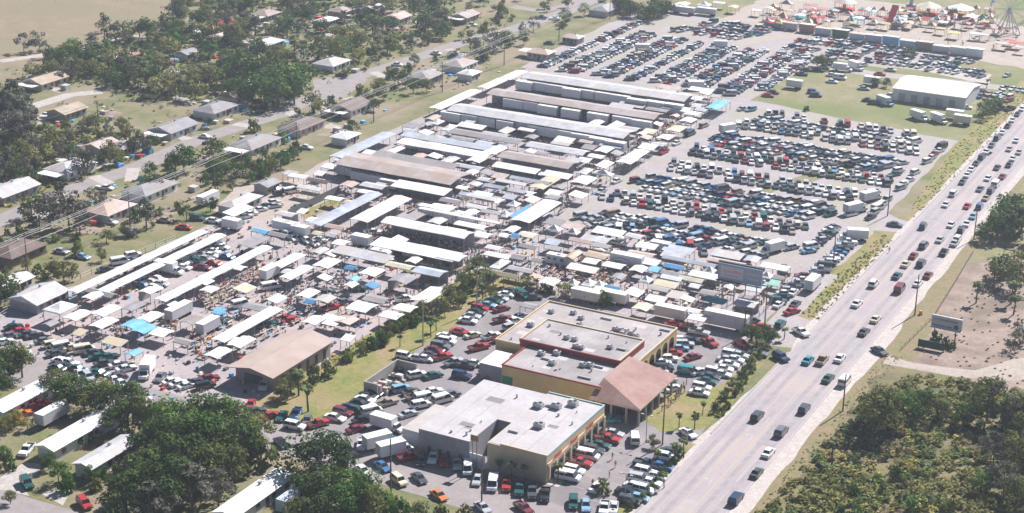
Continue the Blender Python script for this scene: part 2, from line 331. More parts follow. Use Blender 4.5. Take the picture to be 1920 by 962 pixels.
def vehicle_mb(k):
    b = MB(); wn = MB(); ex = MB(); wh = []
    if k in 'sh':
        L = 2.35 if k == 's' else 2.05
        b.prism([(-L, .32), (-L-.03, .62), (-L+.12, .86), (-L*.55, .93), (L*.36, .92), (L-.25, .76), (L, .60), (L, .32), (L*.8, .24), (-L*.8, .24)], hwf(.9, .8, .6, .93))
        if k == 's': cabin(b, wn, -1.55, -.95, .35, 1.05, .90, 1.38, .78, .60)
        else: cabin(b, wn, -1.95, -1.6, .35, 1.0, .90, 1.42, .78, .62)
        wh = [(1.42*L/2.35, .31), (-1.4*L/2.35, .31)]
    elif k == 'u':
        b.prism([(-2.3, .4), (-2.33, .9), (-2.28, 1.02), (.95, 1.04), (2.1, .95), (2.3, .75), (2.3, .4), (1.9, .32), (-1.9, .32)], hwf(.93, .86, .8, 1.04))
        cabin(b, wn, -2.25, -2.05, .55, 1.05, 1.02, 1.66, .84, .70)
        wh = [(1.4, .36), (-1.4, .36)]
    elif k == 'v':
        b.prism([(-2.5, .4), (-2.53, 1.1), (1.6, 1.1), (2.35, .95), (2.55, .7), (2.55, .4), (2.2, .3), (-2.2, .3)], hwf(.98, .95, .8, 1.1))
        cabin(b, wn, -2.5, -2.4, 1.25, 1.8, 1.09, 1.93, .93, .82)
        b.box(-2.42, .1, -.9, .9, 1.62, 1.94)
        wh = [(1.6, .36), (-1.6, .36)]
    elif k == 'p':
        b.prism([(-2.6, .42), (-2.62, .72), (-2.55, .78), (1.0, .78), (2.45, .78), (2.6, .7), (2.6, .42), (2.2, .36), (-2.2, .36)], hwf(.95, .93, .7, .9))
        b.prism([(-.7, .77), (-.7, 1.02), (1.1, 1.02), (2.4, .96), (2.55, .8), (2.55, .77)], hwf(.93, .88, .8, 1.02))
        for sy in (-1, 1): b.box(-2.6, -.68, sy*.92-.05, sy*.92+.05, .77, 1.04)
        b.box(-2.62, -2.52, -.9, .9, .77, 1.04); ex.box(-2.5, -.72, -.86, .86, .775, .81, 2)
        cabin(b, wn, -.68, -.55, .45, 1.0, 1.01, 1.6, .84, .70)
        wh = [(1.65, .38), (-1.6, .38)]
    elif k == 'b':
        b.prism([(1.9, .5), (1.9, 1.3), (2.9, 1.25), (3.75, 1.1), (3.85, .8), (3.85, .5)], hwf(1.0, .95, .9, 1.3))
        cabin(b, wn, 1.9, 1.95, 2.55, 3.0, 1.28, 2.0, .95, .85)
        ex.box(-3.8, 3.2, -.45, .45, .45, .7, 2)
        b.box(-3.9, 1.8, -1.2, 1.2, .75, 3.15, 1)
        b.box(-3.9, 1.8, -1.23, 1.23, 3.11, 3.18, 1)
        ex.box(-3.93, -3.895, -1.0, 1.0, .85, 3.0, 3)
        wh = [(2.9, .45), (-2.4, .45)]
    return b, wn, ex, wh
VC = {}
def vmesh(k, c, part):
    key = (k, c, part)
    if key in VC: return VC[key]
    b, wn, ex, wh = vehicle_mb(k)
    box = P('white truck box', (.74, .75, .76), .5, col2=(.66, .67, .68), scale=.8, world=False)
    mats = [paint(c), box, m_trim, m_ac]
    if part == 'body': me = (lambda q: (q.merge(ex), q)[1])(b).mesh('vehicle body', mats)
    elif part == 'win': me = wn.mesh('vehicle windows', m_glass)
    elif part == 'wheel':
        r = wh[0][1]; q = MB(); q.cyl((0, -.11, 0), (0, .11, 0), r, n=12, m=0); me = q.mesh('tyre', m_tyre)
    elif part == 'rim':
        r = wh[0][1]; q = MB(); q.cyl((0, -.125, 0), (0, .125, 0), r*.58, n=10, m=0); me = q.mesh('rim', m_rim)
    elif part in ('lampf', 'lampr'):
        q = MB(); q.box(-.04, .03, -.14, .14, -.06, .06); me = q.mesh('lamp', m_lamp if part == 'lampf' else m_rear)
    else:
        q = MB(); q.merge(b); q.merge(ex); n = 4; q.merge(wn, mm={0: 4})
        for x, r in wh:
            for sy in (-1, 1): q.cyl((x, sy*.72, r), (x, sy*.94, r), r, n=8, m=5)
        me = q.mesh('vehicle', mats+[m_glass, m_tyre])
    VC[key] = me; return me
VPROTO = {}
def vproto(k, c):
    if (k, c) in VPROTO: return copy_tree(VPROTO[(k, c)])
    root = empty(KN[k][0], (0, 0, 0))
    link('body', vmesh(k, c, 'body'), root); link('windows', vmesh(k, c, 'win'), root)
    wh = vehicle_mb(k)[3]; hw = 1.0 if k == 'b' else .84
    for x, r in wh:
        for sy in (-1, 1):
            t = link('wheel', vmesh(k, c, 'wheel'), root, (x, sy*hw, r)); link('rim', vmesh(k, c, 'rim'), t)
    xf = {'s': 2.34, 'h': 2.04, 'u': 2.3, 'v': 2.53, 'p': 2.58, 'b': 3.83}[k]; xr = {'s': -2.36, 'h': -2.06, 'u': -2.33, 'v': -2.53, 'p': -2.61, 'b': -3.9}[k]
    zf = {'s': .6, 'h': .6, 'u': .75, 'v': .75, 'p': .68, 'b': .85}[k]
    for sy in (-1, 1):
        link('headlight', vmesh(k, c, 'lampf'), root, (xf, sy*.62, zf)); link('tail_light', vmesh(k, c, 'lampr'), root, (xr, sy*.68, zf+.06))
    VPROTO[(k, c)] = root; return root
VE = []   # kind, colour, x, y, heading, phrase, group
DIRS = {'X': 0, 'Y': 90, 'V': -66, 'H': 60, 'Z': 30, 'N': -90, 'W': 180, 'D': -30, 'S': 5, 'F': 120}
def cars(txt, phrase, group, jit=4):
    for t in txt.split():
        a = t.split(','); x, y = G(float(a[0]), float(a[1]), .7)
        VE.append((a[2], a[3], x, y, R(DIRS[a[4]]+rnd.uniform(-jit, jit)), phrase, group))
MIX = 'wwwwwwwwwwwwwwwssssssssggkkxxxddtrrmblcnt'
KMIX = 'sssssshuuuuppppvv'
def row(x0, x1, y, head, phrase, group, step=2.6, gap=.05, axis='X', jx=.25, kinds=KMIX, mix=MIX):
    p = x0
    while p <= x1:
        if rnd.random() > gap:
            q = rnd.uniform(-jx, jx)*1.4
            h = head+rnd.uniform(-4, 4)+(180 if rnd.random() < .5 else 0)
            k = rnd.choice(kinds); c = rnd.choice(mix)
            if rnd.random() < .012: k = 'b'; c = 'w'
            if k == 'b': p += 1.2
            if axis == 'X': VE.append((k, c, p+rnd.uniform(-.2, .2), y+q, R(h), phrase, group))
            else: VE.append((k, c, y+q, p+rnd.uniform(-.2, .2), R(h), phrase, group))
        p += step
gh = 'vehicles driving on the highway'
cars('1420,779,u,x,Y 1465,808,u,g,Y 1508,765,u,x,Y 1441,847,s,w,Y 1419,885,s,x,Y 1380,934,u,d,Y 1553,708,s,t,Y 1515,674,s,q,Y 1542,674,p,n,Y 1575,670,s,w,Y 1620,621,s,x,Y 1642,597,s,c,Y 1607,568,s,w,Y 1638,531,u,w,Y 1687,541,v,m,Y 1682,516,s,t,Y 1698,494,s,c,Y 1727,493,u,x,Y 1713,478,s,m,Y 1732,459,u,g,Y 1763,448,s,s,Y 1784,420,s,w,Y 1774,382,s,w,Y 1788,362,u,w,Y 1814,385,s,r,Y 1838,353,s,g,Y 1853,333,s,w,Y 1893,278,s,s,Y 1870,313,s,x,Y 1906,262,s,w,Y', 'driving on the wide highway', gh, 2)
cars('1584,714,v,w,Y 1721,530,s,w,Y 1740,515,s,m,Y 1770,472,p,k,Y 1790,455,s,s,Y 1796,447,u,w,Y 1802,431,u,k,Y 1813,418,s,w,Y 1825,404,s,l,Y 1837,386,u,b,Y 1849,370,s,n,Y 1858,357,u,x,Y 1867,345,v,w,Y 1880,330,s,m,Y 1892,308,s,k,Y 1900,296,s,w,Y 1911,284,s,s,Y', 'parked on the sandy shoulder right of the highway', 'vehicles on the right highway shoulder', 3)
cars('1464,669,u,d,D 1731,423,u,x,Y 1678,420,s,x,X 1649,657,s,x,D 1502,622,p,w,D 1290,811,s,w,D', 'turning between the highway and an entrance', 'vehicles turning at entrances', 4)
cars('1463,607,u,t,Y 1485,583,s,r,H 1491,569,s,x,Y 1460,570,s,w,Y 1487,547,s,w,Y 1502,522,s,x,Y 1410,600,h,x,H 1428,612,s,r,Z', 'on the entrance lane beside the market fence', 'vehicles on the entrance lane', 6)
cars('1525,535,b,w,Y', 'largest one, on the lane beside the roadside grass', 'vehicles on the entrance lane', 2)
cars('1805,340,s,x,Y 1814,327,s,w,Y 1822,316,s,w,Y 1831,305,s,x,Y 1841,294,u,k,Y 1850,283,s,w,Y 1860,271,s,g,Y 1870,258,u,x,Y 1880,247,s,w,Y 1890,235,s,k,Y 1899,224,s,w,Y 1908,213,s,x,Y 1917,203,s,w,Y', 'queued along the left edge of the highway', 'vehicles queued on the highway edge', 2)
gs = 'vehicles nose-in at the beige shop'
cars('1065,893,v,w,S 1077,881,u,w,S 1088,866,p,r,S 1102,853,v,w,S 1112,843,u,x,S 1125,833,s,t,S 1140,822,p,r,S 1150,811,s,s,S', 'parked nose-in at the beige shop', gs, 2)
cars('1143,786,s,q,Z 1190,822,v,w,F 1119,912,s,w,Y', 'crossing the shop car park', 'vehicles crossing the shop car park')
cars('1257,846,s,x,S 1248,856,u,w,S 1212,869,p,d,S 1240,873,s,b,S 1210,884,u,w,S 1230,891,s,w,S 1199,897,u,s,S 1219,903,s,w,S 1190,910,s,w,S 1207,917,u,w,S 1176,921,s,k,S 1196,931,s,l,S 1180,938,u,x,S', 'in the packed row by the highway hedge', 'vehicles in the hedge row', 3)
gb = 'vehicles parked behind the white-roofed building'
cars('950,907,p,r,V 924,907,v,w,V 974,916,p,t,V 997,921,p,x,V 1022,927,p,k,V 1075,942,u,t,V 1098,946,s,l,V 1133,952,p,w,V 1151,950,s,w,V 858,868,p,s,V 877,878,v,w,V 895,898,s,s,V 813,857,p,w,V 790,862,h,x,V 833,862,p,r,V 768,855,p,r,H 652,845,p,k,D 678,832,p,w,V 700,826,s,r,V', 'in the row behind the white-roofed building', gb, 6)
cars('716,832,b,b,H', 'behind the white-roofed building', gb)
cars('742,847,b,w,H 727,800,b,w,X', 'beside the shaded back wall', gb, 2)
cars('717,873,s,b,D 680,881,s,w,D 748,900,u,c,D 786,895,s,x,D 823,927,s,o,D 982,952,p,m,D 527,829,s,k,D 905,950,s,s,D', 'on the lane along the lower edge', 'vehicles on the lower street')
cars('507,778,s,r,H 528,779,s,t,V 555,775,p,l,V 553,798,u,w,S 576,787,s,g,V 597,793,p,r,H 478,770,s,x,H 470,757,s,r,V', 'at the end of the grass strip', 'vehicles by the grass strip end', 5)
cars('628,782,s,w,S 643,772,u,m,S 656,763,s,d,S 668,767,s,t,S 675,755,s,k,S 684,748,s,w,S 690,741,s,x,S 700,735,s,k,S', 'nose-in at the near end of the grass strip', 'vehicles nose-in at the grass strip', 4)
cars('697,770,v,w,H 680,786,s,k,H 668,803,s,m,H 727,754,p,n,H 752,728,u,l,H 770,733,s,x,H 780,741,p,n,H 797,745,v,w,H 790,758,u,w,H 812,733,s,w,H 765,775,s,s,H 830,748,v,w,H 845,740,u,g,H 782,702,u,w,H 812,703,s,t,H 866,703,u,d,S 852,678,p,s,H 829,668,p,r,H 872,683,p,x,S 911,700,s,r,D 898,650,p,r,H 887,627,s,c,H 922,630,p,w,H 941,634,p,r,H 966,640,v,w,H 950,648,s,t,H 940,578,s,m,H 943,598,p,m,H 966,600,s,w,H 958,612,u,s,H 975,592,s,w,H 980,612,u,w,H 890,680,s,w,S', 'in the car park left of the shops', 'vehicles left of the shop buildings', 6)
cars('782,670,s,s,S 797,671,s,w,S 806,664,s,x,S 815,655,s,m,S 826,648,u,g,S 838,639,u,w,S 836,630,s,w,S 862,621,s,r,S 877,600,s,w,S 884,591,s,s,S 893,584,s,k,S 900,577,u,r,S 914,571,s,l,S 925,564,s,t,S 937,558,s,s,S 949,551,s,w,S 957,545,s,x,S 980,553,v,t,D 1000,556,s,x,Z 760,667,u,w,S', 'nose-in along the planted bank', 'vehicles along the planted bank', 4)
cars('1235,697,s,s,Z 1245,689,u,d,Z 1240,679,s,w,Z 1254,672,u,w,Z 1262,660,s,r,Z 1274,652,s,l,Z 1284,645,u,s,Z 1268,642,s,w,Z 1296,638,s,k,Z 1278,636,h,w,Z 1254,630,s,r,Z 1252,712,s,w,H 1262,727,s,w,H', 'in the row facing the arcade', 'vehicles facing the arcade', 4)
cars('1290,695,v,q,S 1312,696,s,w,H 1299,668,s,m,H 1311,622,p,s,S 1331,641,p,r,D 1391,643,s,r,D 1421,661,s,g,S 1290,612,s,m,S 1262,606,s,r,Z', 'on the asphalt between the arcade and hedge', 'vehicles between arcade and hedge', 4)
cars('1311,735,s,w,S 1316,725,u,w,S 1326,713,s,t,S 1332,705,s,x,S 1340,697,u,w,S 1353,700,s,w,S 1357,690,s,w,S 1348,687,u,w,S 1367,682,s,w,S 1363,673,s,s,S 1377,673,s,w,S 1372,664,u,w,S 1386,665,s,s,S', 'in the row along the planted hedge', 'vehicles along the planted hedge', 4)
# big car park east of the market: rows parallel to the sheds
bg_ = 'vehicles in the gravel car park'
ROWS = [(-199, -141, 424.5, 60), (-194, -136, 430.5, 60), (-201, -139, 443.5, -66), (-199, -137, 449.3, -66), (-199, -136, 463.5, 60), (-196, -138, 469.3, 60), (-197, -136, 481, -66), (-196, -134, 486.5, -66),
        (-198, -129, 500.5, -66), (-196, -129, 506, -66), (-195, -134, 519.5, 60), (-192, -131, 525, 60), (-194, -131, 539, -66), (-193, -131, 544.6, -66), (-192, -140, 418.8, 60), (-193, -140, 457.9, 60), (-192, -137, 513.8, 60), (-190, -134, 551, 60)]
RW = ['first', 'second', 'third', 'fourth', 'fifth', 'sixth', 'seventh', 'eighth', 'ninth', 'tenth', 'eleventh', 'twelfth', 'thirteenth', 'fourteenth', 'nearest', 'densest', 'widest', 'farthest']
for i, (a, b_, y, h) in enumerate(ROWS): row(a, b_, y, h, 'in the %s gravel car park row' % RW[i], bg_)
row(-193, -135, 560, -66, 'in the back row below the pasture', bg_, gap=.3)
row(-200, -196, 560, 60, 'in the back row below the pasture', bg_)
row(390, 412, -126.5, 20, 'in the column beside the roadside grass', bg_, axis='Y', step=2.9)
row(408, 452, -124.2, 20, 'in the column beside the roadside grass', bg_, axis='Y', step=3.1)
row(462, 560, -125.6, 75, 'on the track beside the roadside grass', bg_, axis='Y', step=4.6, gap=.15)
row(430, 455, -131.8, 50, 'in the column beside the roadside grass', bg_, axis='Y', step=3.2)
row(462, 520, -131.2, 60, 'on the track beside the roadside grass', bg_, axis='Y', step=4.5, gap=.3)
row(436, 540, -204, 80, 'on the gravel lane beside the market fence', 'vehicles on the gravel lane', axis='Y', step=12, gap=.3)
cars('1160,430,v,w,V 1185,428,u,l,V 1165,442,s,w,V 1206,448,s,w,V 1235,452,v,w,V 1160,455,p,w,X 1113,440,s,g,V 1127,442,u,w,V 1142,445,s,w,V 1209,465,s,w,V 1253,460,s,r,V 1272,462,u,b,V 1294,462,v,r,V 1345,475,s,w,V 1362,480,s,w,V 1385,490,s,r,V 1402,492,s,r,V 1470,507,u,x,V 1320,472,s,g,V', 'between the gravel car park and the tents', 'vehicles by the tents', 6)
cars('1235,425,b,w,H 1245,470,b,t,X', 'near the tents at the gravel car park', 'trucks by the tents', 3)
cars('1633,372,b,w,H 1604,395,b,w,H 1368,245,b,w,H', 'towering over the gravel car park', bg_, 3)
# north car park
ng = 'vehicles in the north car park'
for i, (x, y0, y1, h) in enumerate([(-289.5, 578, 668, 5), (-280.5, 576, 652, 25), (-275.2, 577, 652, 25), (-265.8, 578, 650, 25), (-260.5, 577, 650, 25), (-252, 577, 649, 25), (-243, 577, 649, 25), (-237.7, 577, 649, 25), (-230, 580, 648, 25), (-224.6, 577, 648, 25), (-216.5, 578, 648, 25), (-211.3, 577, 650, 25), (-204.2, 590, 648, 25)]):
    row(y0, y1, x, h, 'in the north car park', ng, axis='Y', step=2.9)
for x0, x1, y in [(-270, -236, 664), (-268, -238, 670), (-264, -232, 682), (-262, -234, 687), (-262, -236, 676), (-218, -160, 656), (-222, -150, 662), (-218, -142, 674), (-212, -170, 680), (-190, -150, 668), (-160, -128, 660), (-158, -130, 654), (-208, -180, 646), (-125, -113, 640)]:
    row(x0, x1, y, 70, 'near the fairground', 'vehicles near the fairground', gap=.18)
for x0, x1, y in [(-133, -118, 622), (-136, -120, 628), (-122, -116, 610), (-155, -137, 628)]:
    row(x0, x1, y, 70, 'around the white metal building', 'vehicles around the white metal building', gap=.25)
cars('1503,138,p,t,S 1512,130,s,x,S 1488,152,s,t,S 1535,131,u,k,S 1545,125,s,w,S 1556,122,s,w,S 1575,145,v,w,S 1560,152,s,w,S 1450,172,s,x,S 1440,178,s,r,S 1525,172,u,d,S 1530,178,u,d,S 1560,140,s,w,S 1620,165,s,s,S 1628,187,s,k,S 1640,192,u,x,S 1670,178,s,w,S 1690,180,s,w,S 1714,185,s,s,S 1720,175,u,w,S 1750,188,s,w,S 1785,194,s,m,S 1811,200,s,w,S 1780,188,s,l,S 1650,138,s,r,S 1670,130,s,s,S 1630,113,u,t,D 1840,178,s,r,H 1880,165,s,w,V 1875,175,s,w,V', 'parked on the pasture', 'vehicles parked on the pasture', 8)
cars('1660,193,b,l,D 1638,187,b,w,D 1724,221,b,w,D 1760,226,b,w,D 1580,130,b,w,S 1605,127,b,w,D', 'parked on the pasture', 'trucks parked on the pasture', 3)
# market-side cars
gm = 'vehicles in the lot at the lower left'
cars('38,620,s,r,H 52,625,s,x,H 65,628,s,x,H 82,638,s,g,H 8,640,s,w,H 30,662,s,w,D 47,664,s,w,V 100,645,u,c,H 118,650,v,w,H 135,650,s,c,H 158,655,v,c,H 105,662,s,x,H 115,676,s,w,S 130,678,s,w,S 108,688,s,x,S 145,690,s,t,S 150,700,s,w,D 165,706,u,s,D 185,698,s,t,S 195,680,s,x,H 203,668,s,t,H 222,683,s,w,H 236,690,s,w,H 215,712,s,w,D 227,718,s,w,D 220,705,s,x,H 185,668,s,t,H 175,660,s,x,H 14,612,s,n,H 25,612,s,k,H 322,714,s,w,H 335,718,s,w,H 350,722,s,w,H 272,742,s,w,D 370,715,s,x,H 385,722,u,k,H 392,708,s,m,H 300,706,s,g,V 18,628,s,g,H', 'in the jumbled lot at the lower left', gm, 8)
cars('275,697,b,w,V', 'in the jumbled lot at the lower left', gm, 2)
cars('310,507,v,w,S 344,500,s,w,S 365,483,s,w,S 380,476,s,w,S 398,470,s,w,S 408,462,s,w,S 372,490,u,t,S 385,484,s,s,S 395,478,s,w,S 404,455,s,t,S 415,462,s,w,S 338,492,v,w,S 353,487,s,w,S 272,524,s,w,S 285,528,s,c,S 296,522,s,w,S 270,535,s,b,S 288,538,s,w,S 300,531,s,s,S 380,500,s,m,S 400,492,s,r,S 425,480,s,b,S 262,527,s,w,S 395,463,s,x,S', 'between the long white canopies', 'vehicles between the long canopies', 8)
cars('318,508,b,w,S', 'between the long white canopies', 'vehicles between the long canopies', 2)
cars('225,490,v,w,H 250,478,u,w,H 242,486,s,g,H 198,504,s,x,H', 'behind the first long white canopy', 'vehicles behind the first canopy')
cars('455,390,s,w,H 470,400,s,w,H 460,405,s,w,H 488,392,s,w,H 500,385,s,t,H 512,378,s,w,H 525,362,u,x,H 535,358,s,w,H 545,358,v,w,H 518,355,s,w,S 515,385,s,s,H 560,388,s,t,H 572,384,s,x,H 370,408,u,t,S 400,413,s,w,S', 'in the dirt yard behind the fence', 'vehicles in the dirt yard', 8)
cars('550,445,s,w,D 575,450,s,w,D 590,455,s,w,D 600,448,s,w,X 540,440,v,w,D', 'below the white trailers', 'vehicles below the white trailers', 6)
cars('507,537,v,w,H 452,570,v,w,H 535,597,p,r,H 545,600,s,r,H 700,435,p,w,Z 735,492,p,w,D 500,608,p,t,H 415,600,s,x,S 620,575,p,r,H', 'among the market stalls', 'vehicles among the stalls', 6)
cars('670,540,u,t,Z 645,565,s,g,H 612,548,s,x,H 760,560,p,w,H 1050,492,u,w,D', 'between the smaller stalls', 'vehicles among the stalls', 6)
cars('207,415,s,w,S 200,351,s,w,S 535,286,s,w,S 575,275,s,w,S 687,205,s,w,S 640,140,s,k,Z 745,120,s,w,S 818,99,s,w,S 885,45,s,w,S 850,105,s,b,S 160,267,s,x,S 370,215,s,g,Z 385,255,s,w,S 85,215,s,w,V 118,218,s,w,V 88,163,s,g,Z 320,118,s,r,S 303,62,s,w,S 390,75,s,w,Z 1015,32,p,k,S 1040,34,p,w,S 1030,80,s,x,S 620,205,s,w,S 640,250,s,w,S 345,425,s,r,S 115,470,s,s,S 155,480,s,l,S 100,540,s,g,S 310,412,s,n,S', 'near the houses of the leafy neighbourhood', 'vehicles in the neighbourhood', 10)
cars('50,843,p,w,V 50,905,u,t,D 158,943,u,r,D 205,955,s,b,D 495,722,u,w,V 75,755,s,r,H 62,762,s,r,H 40,775,s,o,H 30,790,s,o,H', 'by the mobile homes', 'vehicles by the mobile homes', 4)
campos = Vector((0, 0, CH))
def vd(r): return (Vector((r[2], r[3], 0))-campos).length
VE.sort(key=vd)
cnt = {'car': 0, 'pickup': 0, 'van': 0, 'truck': 0}; lim = {'car': 300, 'pickup': 230, 'van': 150, 'truck': 99}
far = MB(); ck = list(PAINT); nd = 0; kept = []
SHARE = [paint(c) for c in ck]+[m_glass, P('white truck box', (.74, .75, .76), .5, col2=(.66, .67, .68), scale=.8, world=False), m_tyre]
def lowcar(k):
    b = MB()
    if k in 'shu':
        L = 2.3; t = .93 if k != 'u' else 1.02; zt = 1.4 if k != 'u' else 1.68
        b.prism([(-L, .3), (-L, .75), (-L*.6, t), (L*.4, t), (L, .65), (L, .3)], hwf(.9, .82, .6, 1), 0)
        x0, x1, x2, x3 = (-1.5, -.9, .4, 1.05) if k != 'u' else (-2.2, -2.05, .6, 1.1)
    elif k == 'v':
        L = 2.5; t = 1.1; zt = 1.95; b.prism([(-L, .3), (-L, 1.1), (1.6, 1.1), (L, .8), (L, .3)], hwf(.97, .94, .6, 1), 0); x0, x1, x2, x3 = -2.45, -2.4, 1.3, 1.8
    elif k == 'p':
        L = 2.6; t = 1.0; zt = 1.58; b.prism([(-L, .4), (-L, .85), (-.7, .85), (-.68, 1.0), (1.1, 1.0), (L, .85), (L, .4)], hwf(.94, .88, .6, 1), 0); x0, x1, x2, x3 = -.65, -.5, .5, 1.0
    else:
        b.prism([(1.8, .5), (1.8, 2.0), (2.9, 2.0), (3.2, 1.2), (3.8, 1.1), (3.8, .5)], hwf(1., .95, .6, 1), 0); b.box(-3.9, 1.75, -1.2, 1.2, .6, 3.15, 2); return b
    w1 = .62 if k in 'sh' else .74
    b.add([(x0, -.8, t), (x3, -.8, t), (x3, .8, t), (x0, .8, t), (x1, -w1, zt), (x2, -w1, zt), (x2, w1, zt), (x1, w1, zt)], [(0, 1, 5, 4), (1, 2, 6, 5), (2, 3, 7, 6), (3, 0, 4, 7)], 1)
    b.quad((x1, -w1, zt+.01), (x2, -w1, zt+.01), (x2, w1, zt+.01), (x1, w1, zt+.01), 0)
    return b
LOW = {k: lowcar(k) for k in 'shuvpb'}
occ = {}
def clash(x, y, k):
    r = 1.55 if k != 'b' else 3.0
    gx, gy = int(x//4), int(y//4)
    for i in (-1, 0, 1):
        for j in (-1, 0, 1):
            for (a, b_) in occ.get((gx+i, gy+j), ()):
                if math.hypot(a-x, b_-y) < r: return True
    occ.setdefault((gx, gy), []).append((x, y)); return False
for r in VE:
    k, c, x, y, h, ph, gr = r
    if clash(x, y, k): continue
    px, py = PX(x, y, .7)
    if not (-30 < px < 1950 and -15 < py < 985): continue
    cat = KN[k][1]
    if cnt[cat] < lim[cat]:
        cnt[cat] += 1
        if nd < 150: o = vproto(k, c); nd += 1
        else: o = link(KN[k][0], vmesh(k, c, 'all'))
        o.location = (x, y, .025); s_ = rnd.uniform(.96, 1.05); o.scale = (s_, s_, s_); o.rotation_euler = (0, 0, h)
        tag(o, '%s %s %s' % (PAINT[c][0], KW[k], ph), cat, gr)
    else:
        M_ = Matrix.Translation((x, y, .025)) @ Matrix.Rotation(h, 4, 'Z')
        far.merge(LOW[k], M_, mm={0: ck.index(c), 1: len(ck), 2: len(ck)+1})
o = far.build('parked_vehicles', SHARE); tag(o, 'dense mass of distant parked vehicles filling the far rows of the car parks', 'parked vehicles', kind='stuff')
print('vehicles', cnt, 'far', len(far.f))

# ------------------------------------------------------------------ market canopies, sheds and tents
POSTS = {}
def post(parent, x, y, h, r=.06, m=None):
    k = (round(h, 1), r)
    if k not in POSTS:
        q = MB(); q.box(-r, r, -r, r, 0, round(h, 1)); POSTS[k] = q.mesh('post', m or m_post)
    return link('post', POSTS[k], parent, (x, y, 0))
SOLID = []   # footprints that keep random things away
def canopy(x0, x1, y0, y1, z, c, label, cat='canopy', name='market_canopy', group=None, style='gable', rise=None, posts=True, back=None, segs=None):
    x0, x1 = min(x0, x1), max(x0, x1); y0, y1 = min(y0, y1), max(y0, y1)
    SOLID.append((x0, x1, y0, y1)); cx, cy = (x0+x1)/2, (y0+y1)/2; a, b = (x1-x0)/2, (y1-y0)/2
    root = empty(name, (cx, cy, 0)); ax = 'X' if a >= b else 'Y'
    L, W = (a, b) if a >= b else (b, a)
    rise = rise if rise is not None else min(.8, .1*W*2)
    q = MB(); n = segs or max(1, int(2*L/6)); rr = random.Random(int(x0*31+y0*17)); T = lambda u, v, zz: (u, v, zz) if a >= b else (-v, u, zz)
    if style == 'gable':
        dz = [rr.uniform(-.07, .07) for _ in range(n+1)]
        for k in range(n):
            u0 = -L+2*L*k/n; u1 = -L+2*L*(k+1)/n-(.03 if k < n-1 else 0)
            for sg in (-1, 1):
                e0, e1 = z+dz[k], z+dz[k+1]
                vs = [T(u0, sg*W, e0), T(u1, sg*W, e1), T(u1, 0, e1+rise), T(u0, 0, e0+rise)]
                vs2 = [T(u0, sg*W, e0-.16), T(u1, sg*W, e1-.16), T(u1, 0, e1+rise-.12), T(u0, 0, e0+rise-.12)]
                q.add(vs+vs2, [(0, 1, 2, 3), (7, 6, 5, 4), (0, 4, 5, 1), (1, 5, 6, 2), (3, 7, 4, 0)], k % 2)
    elif style == 'slope':
        for k in range(n):
            u0 = -L+2*L*k/n; u1 = -L+2*L*(k+1)/n-.02; d = rr.uniform(-.05, .05)
            vs = [T(u0, -W, z-.2+d), T(u1, -W, z-.2+d), T(u1, W, z+.35+d), T(u0, W, z+.35+d)]
            q.add(vs+[(x, y, zz-.12) for x, y, zz in vs], [(0, 1, 2, 3), (7, 6, 5, 4), (0, 4, 5, 1), (1, 5, 6, 2), (2, 6, 7, 3), (3, 7, 4, 0)], k % 2)
    else:  # peaked tent
        h = rise if rise > .5 else 1.4
        nx, ny = max(1, round(a/4)), max(1, round(b/4))
        for i in range(nx):
            for j in range(ny):
                X0 = -a+2*a*i/nx; X1 = X0+2*a/nx; Y0 = -b+2*b*j/ny; Y1 = Y0+2*b/ny; mx_, my_ = (X0+X1)/2, (Y0+Y1)/2
                q.add([(X0, Y0, z), (X1, Y0, z), (X1, Y1, z), (X0, Y1, z), (mx_, my_, z+h), (X0*.6+mx_*.4, Y0*.6+my_*.4, z+h*.28), (X1*.6+mx_*.4, Y0*.6+my_*.4, z+h*.28), (X1*.6+mx_*.4, Y1*.6+my_*.4, z+h*.28), (X0*.6+mx_*.4, Y1*.6+my_*.4, z+h*.28)],
                      [(0, 1, 6, 5), (1, 2, 7, 6), (2, 3, 8, 7), (3, 0, 5, 8), (5, 6, 4), (6, 7, 4), (7, 8, 4), (8, 5, 4)], 0)
                for (xa, ya, xb, yb) in ((X0, Y0, X1, Y0), (X1, Y0, X1, Y1), (X1, Y1, X0, Y1), (X0, Y1, X0, Y0)):
                    q.quad((xa, ya, z-.3), (xb, yb, z-.3), (xb, yb, z), (xa, ya, z), 0)
    m1 = roof(c, ax); m2 = roofmat('roof %s %s b' % (c, ax), tuple(v*.93 for v in W_[c]), ax)
    q.build('roof', [m1, m2], root)
    if posts:
        np_ = max(2, min(24, int(2*L/3.6)+1))
        for k in range(np_):
            u = -L+.15+(2*L-.3)*k/(np_-1)
            for sg in (-1, 1):
                p = T(u, sg*(W-.15), 0); post(root, p[0], p[1], z-.15)
    if back:
        g = MB()
        if back == 'mid': g.box(*( (-L, L, -.05, .05) if a >= b else (-.05, .05, -L, L)), .0, z-.1)
        elif back == 'far': g.box(*((-L+.1, L-.1, W-.3, W-.2) if a >= b else (-W+.2, -W+.3, -L+.1, L-.1)), 0, z-.1)
        elif back == 'box': g.box(-a+.3, a-.3, -b+.3, b-.3, 0, z-.1)
        g.build('partition', wall('grey' if back != 'box' else c), root)
    tag(root, label, cat, group); return root
def rc(z, p1, p2):
    a = G(*p1, z); b = G(*p2, z); return a[0], b[0], a[1], b[1]
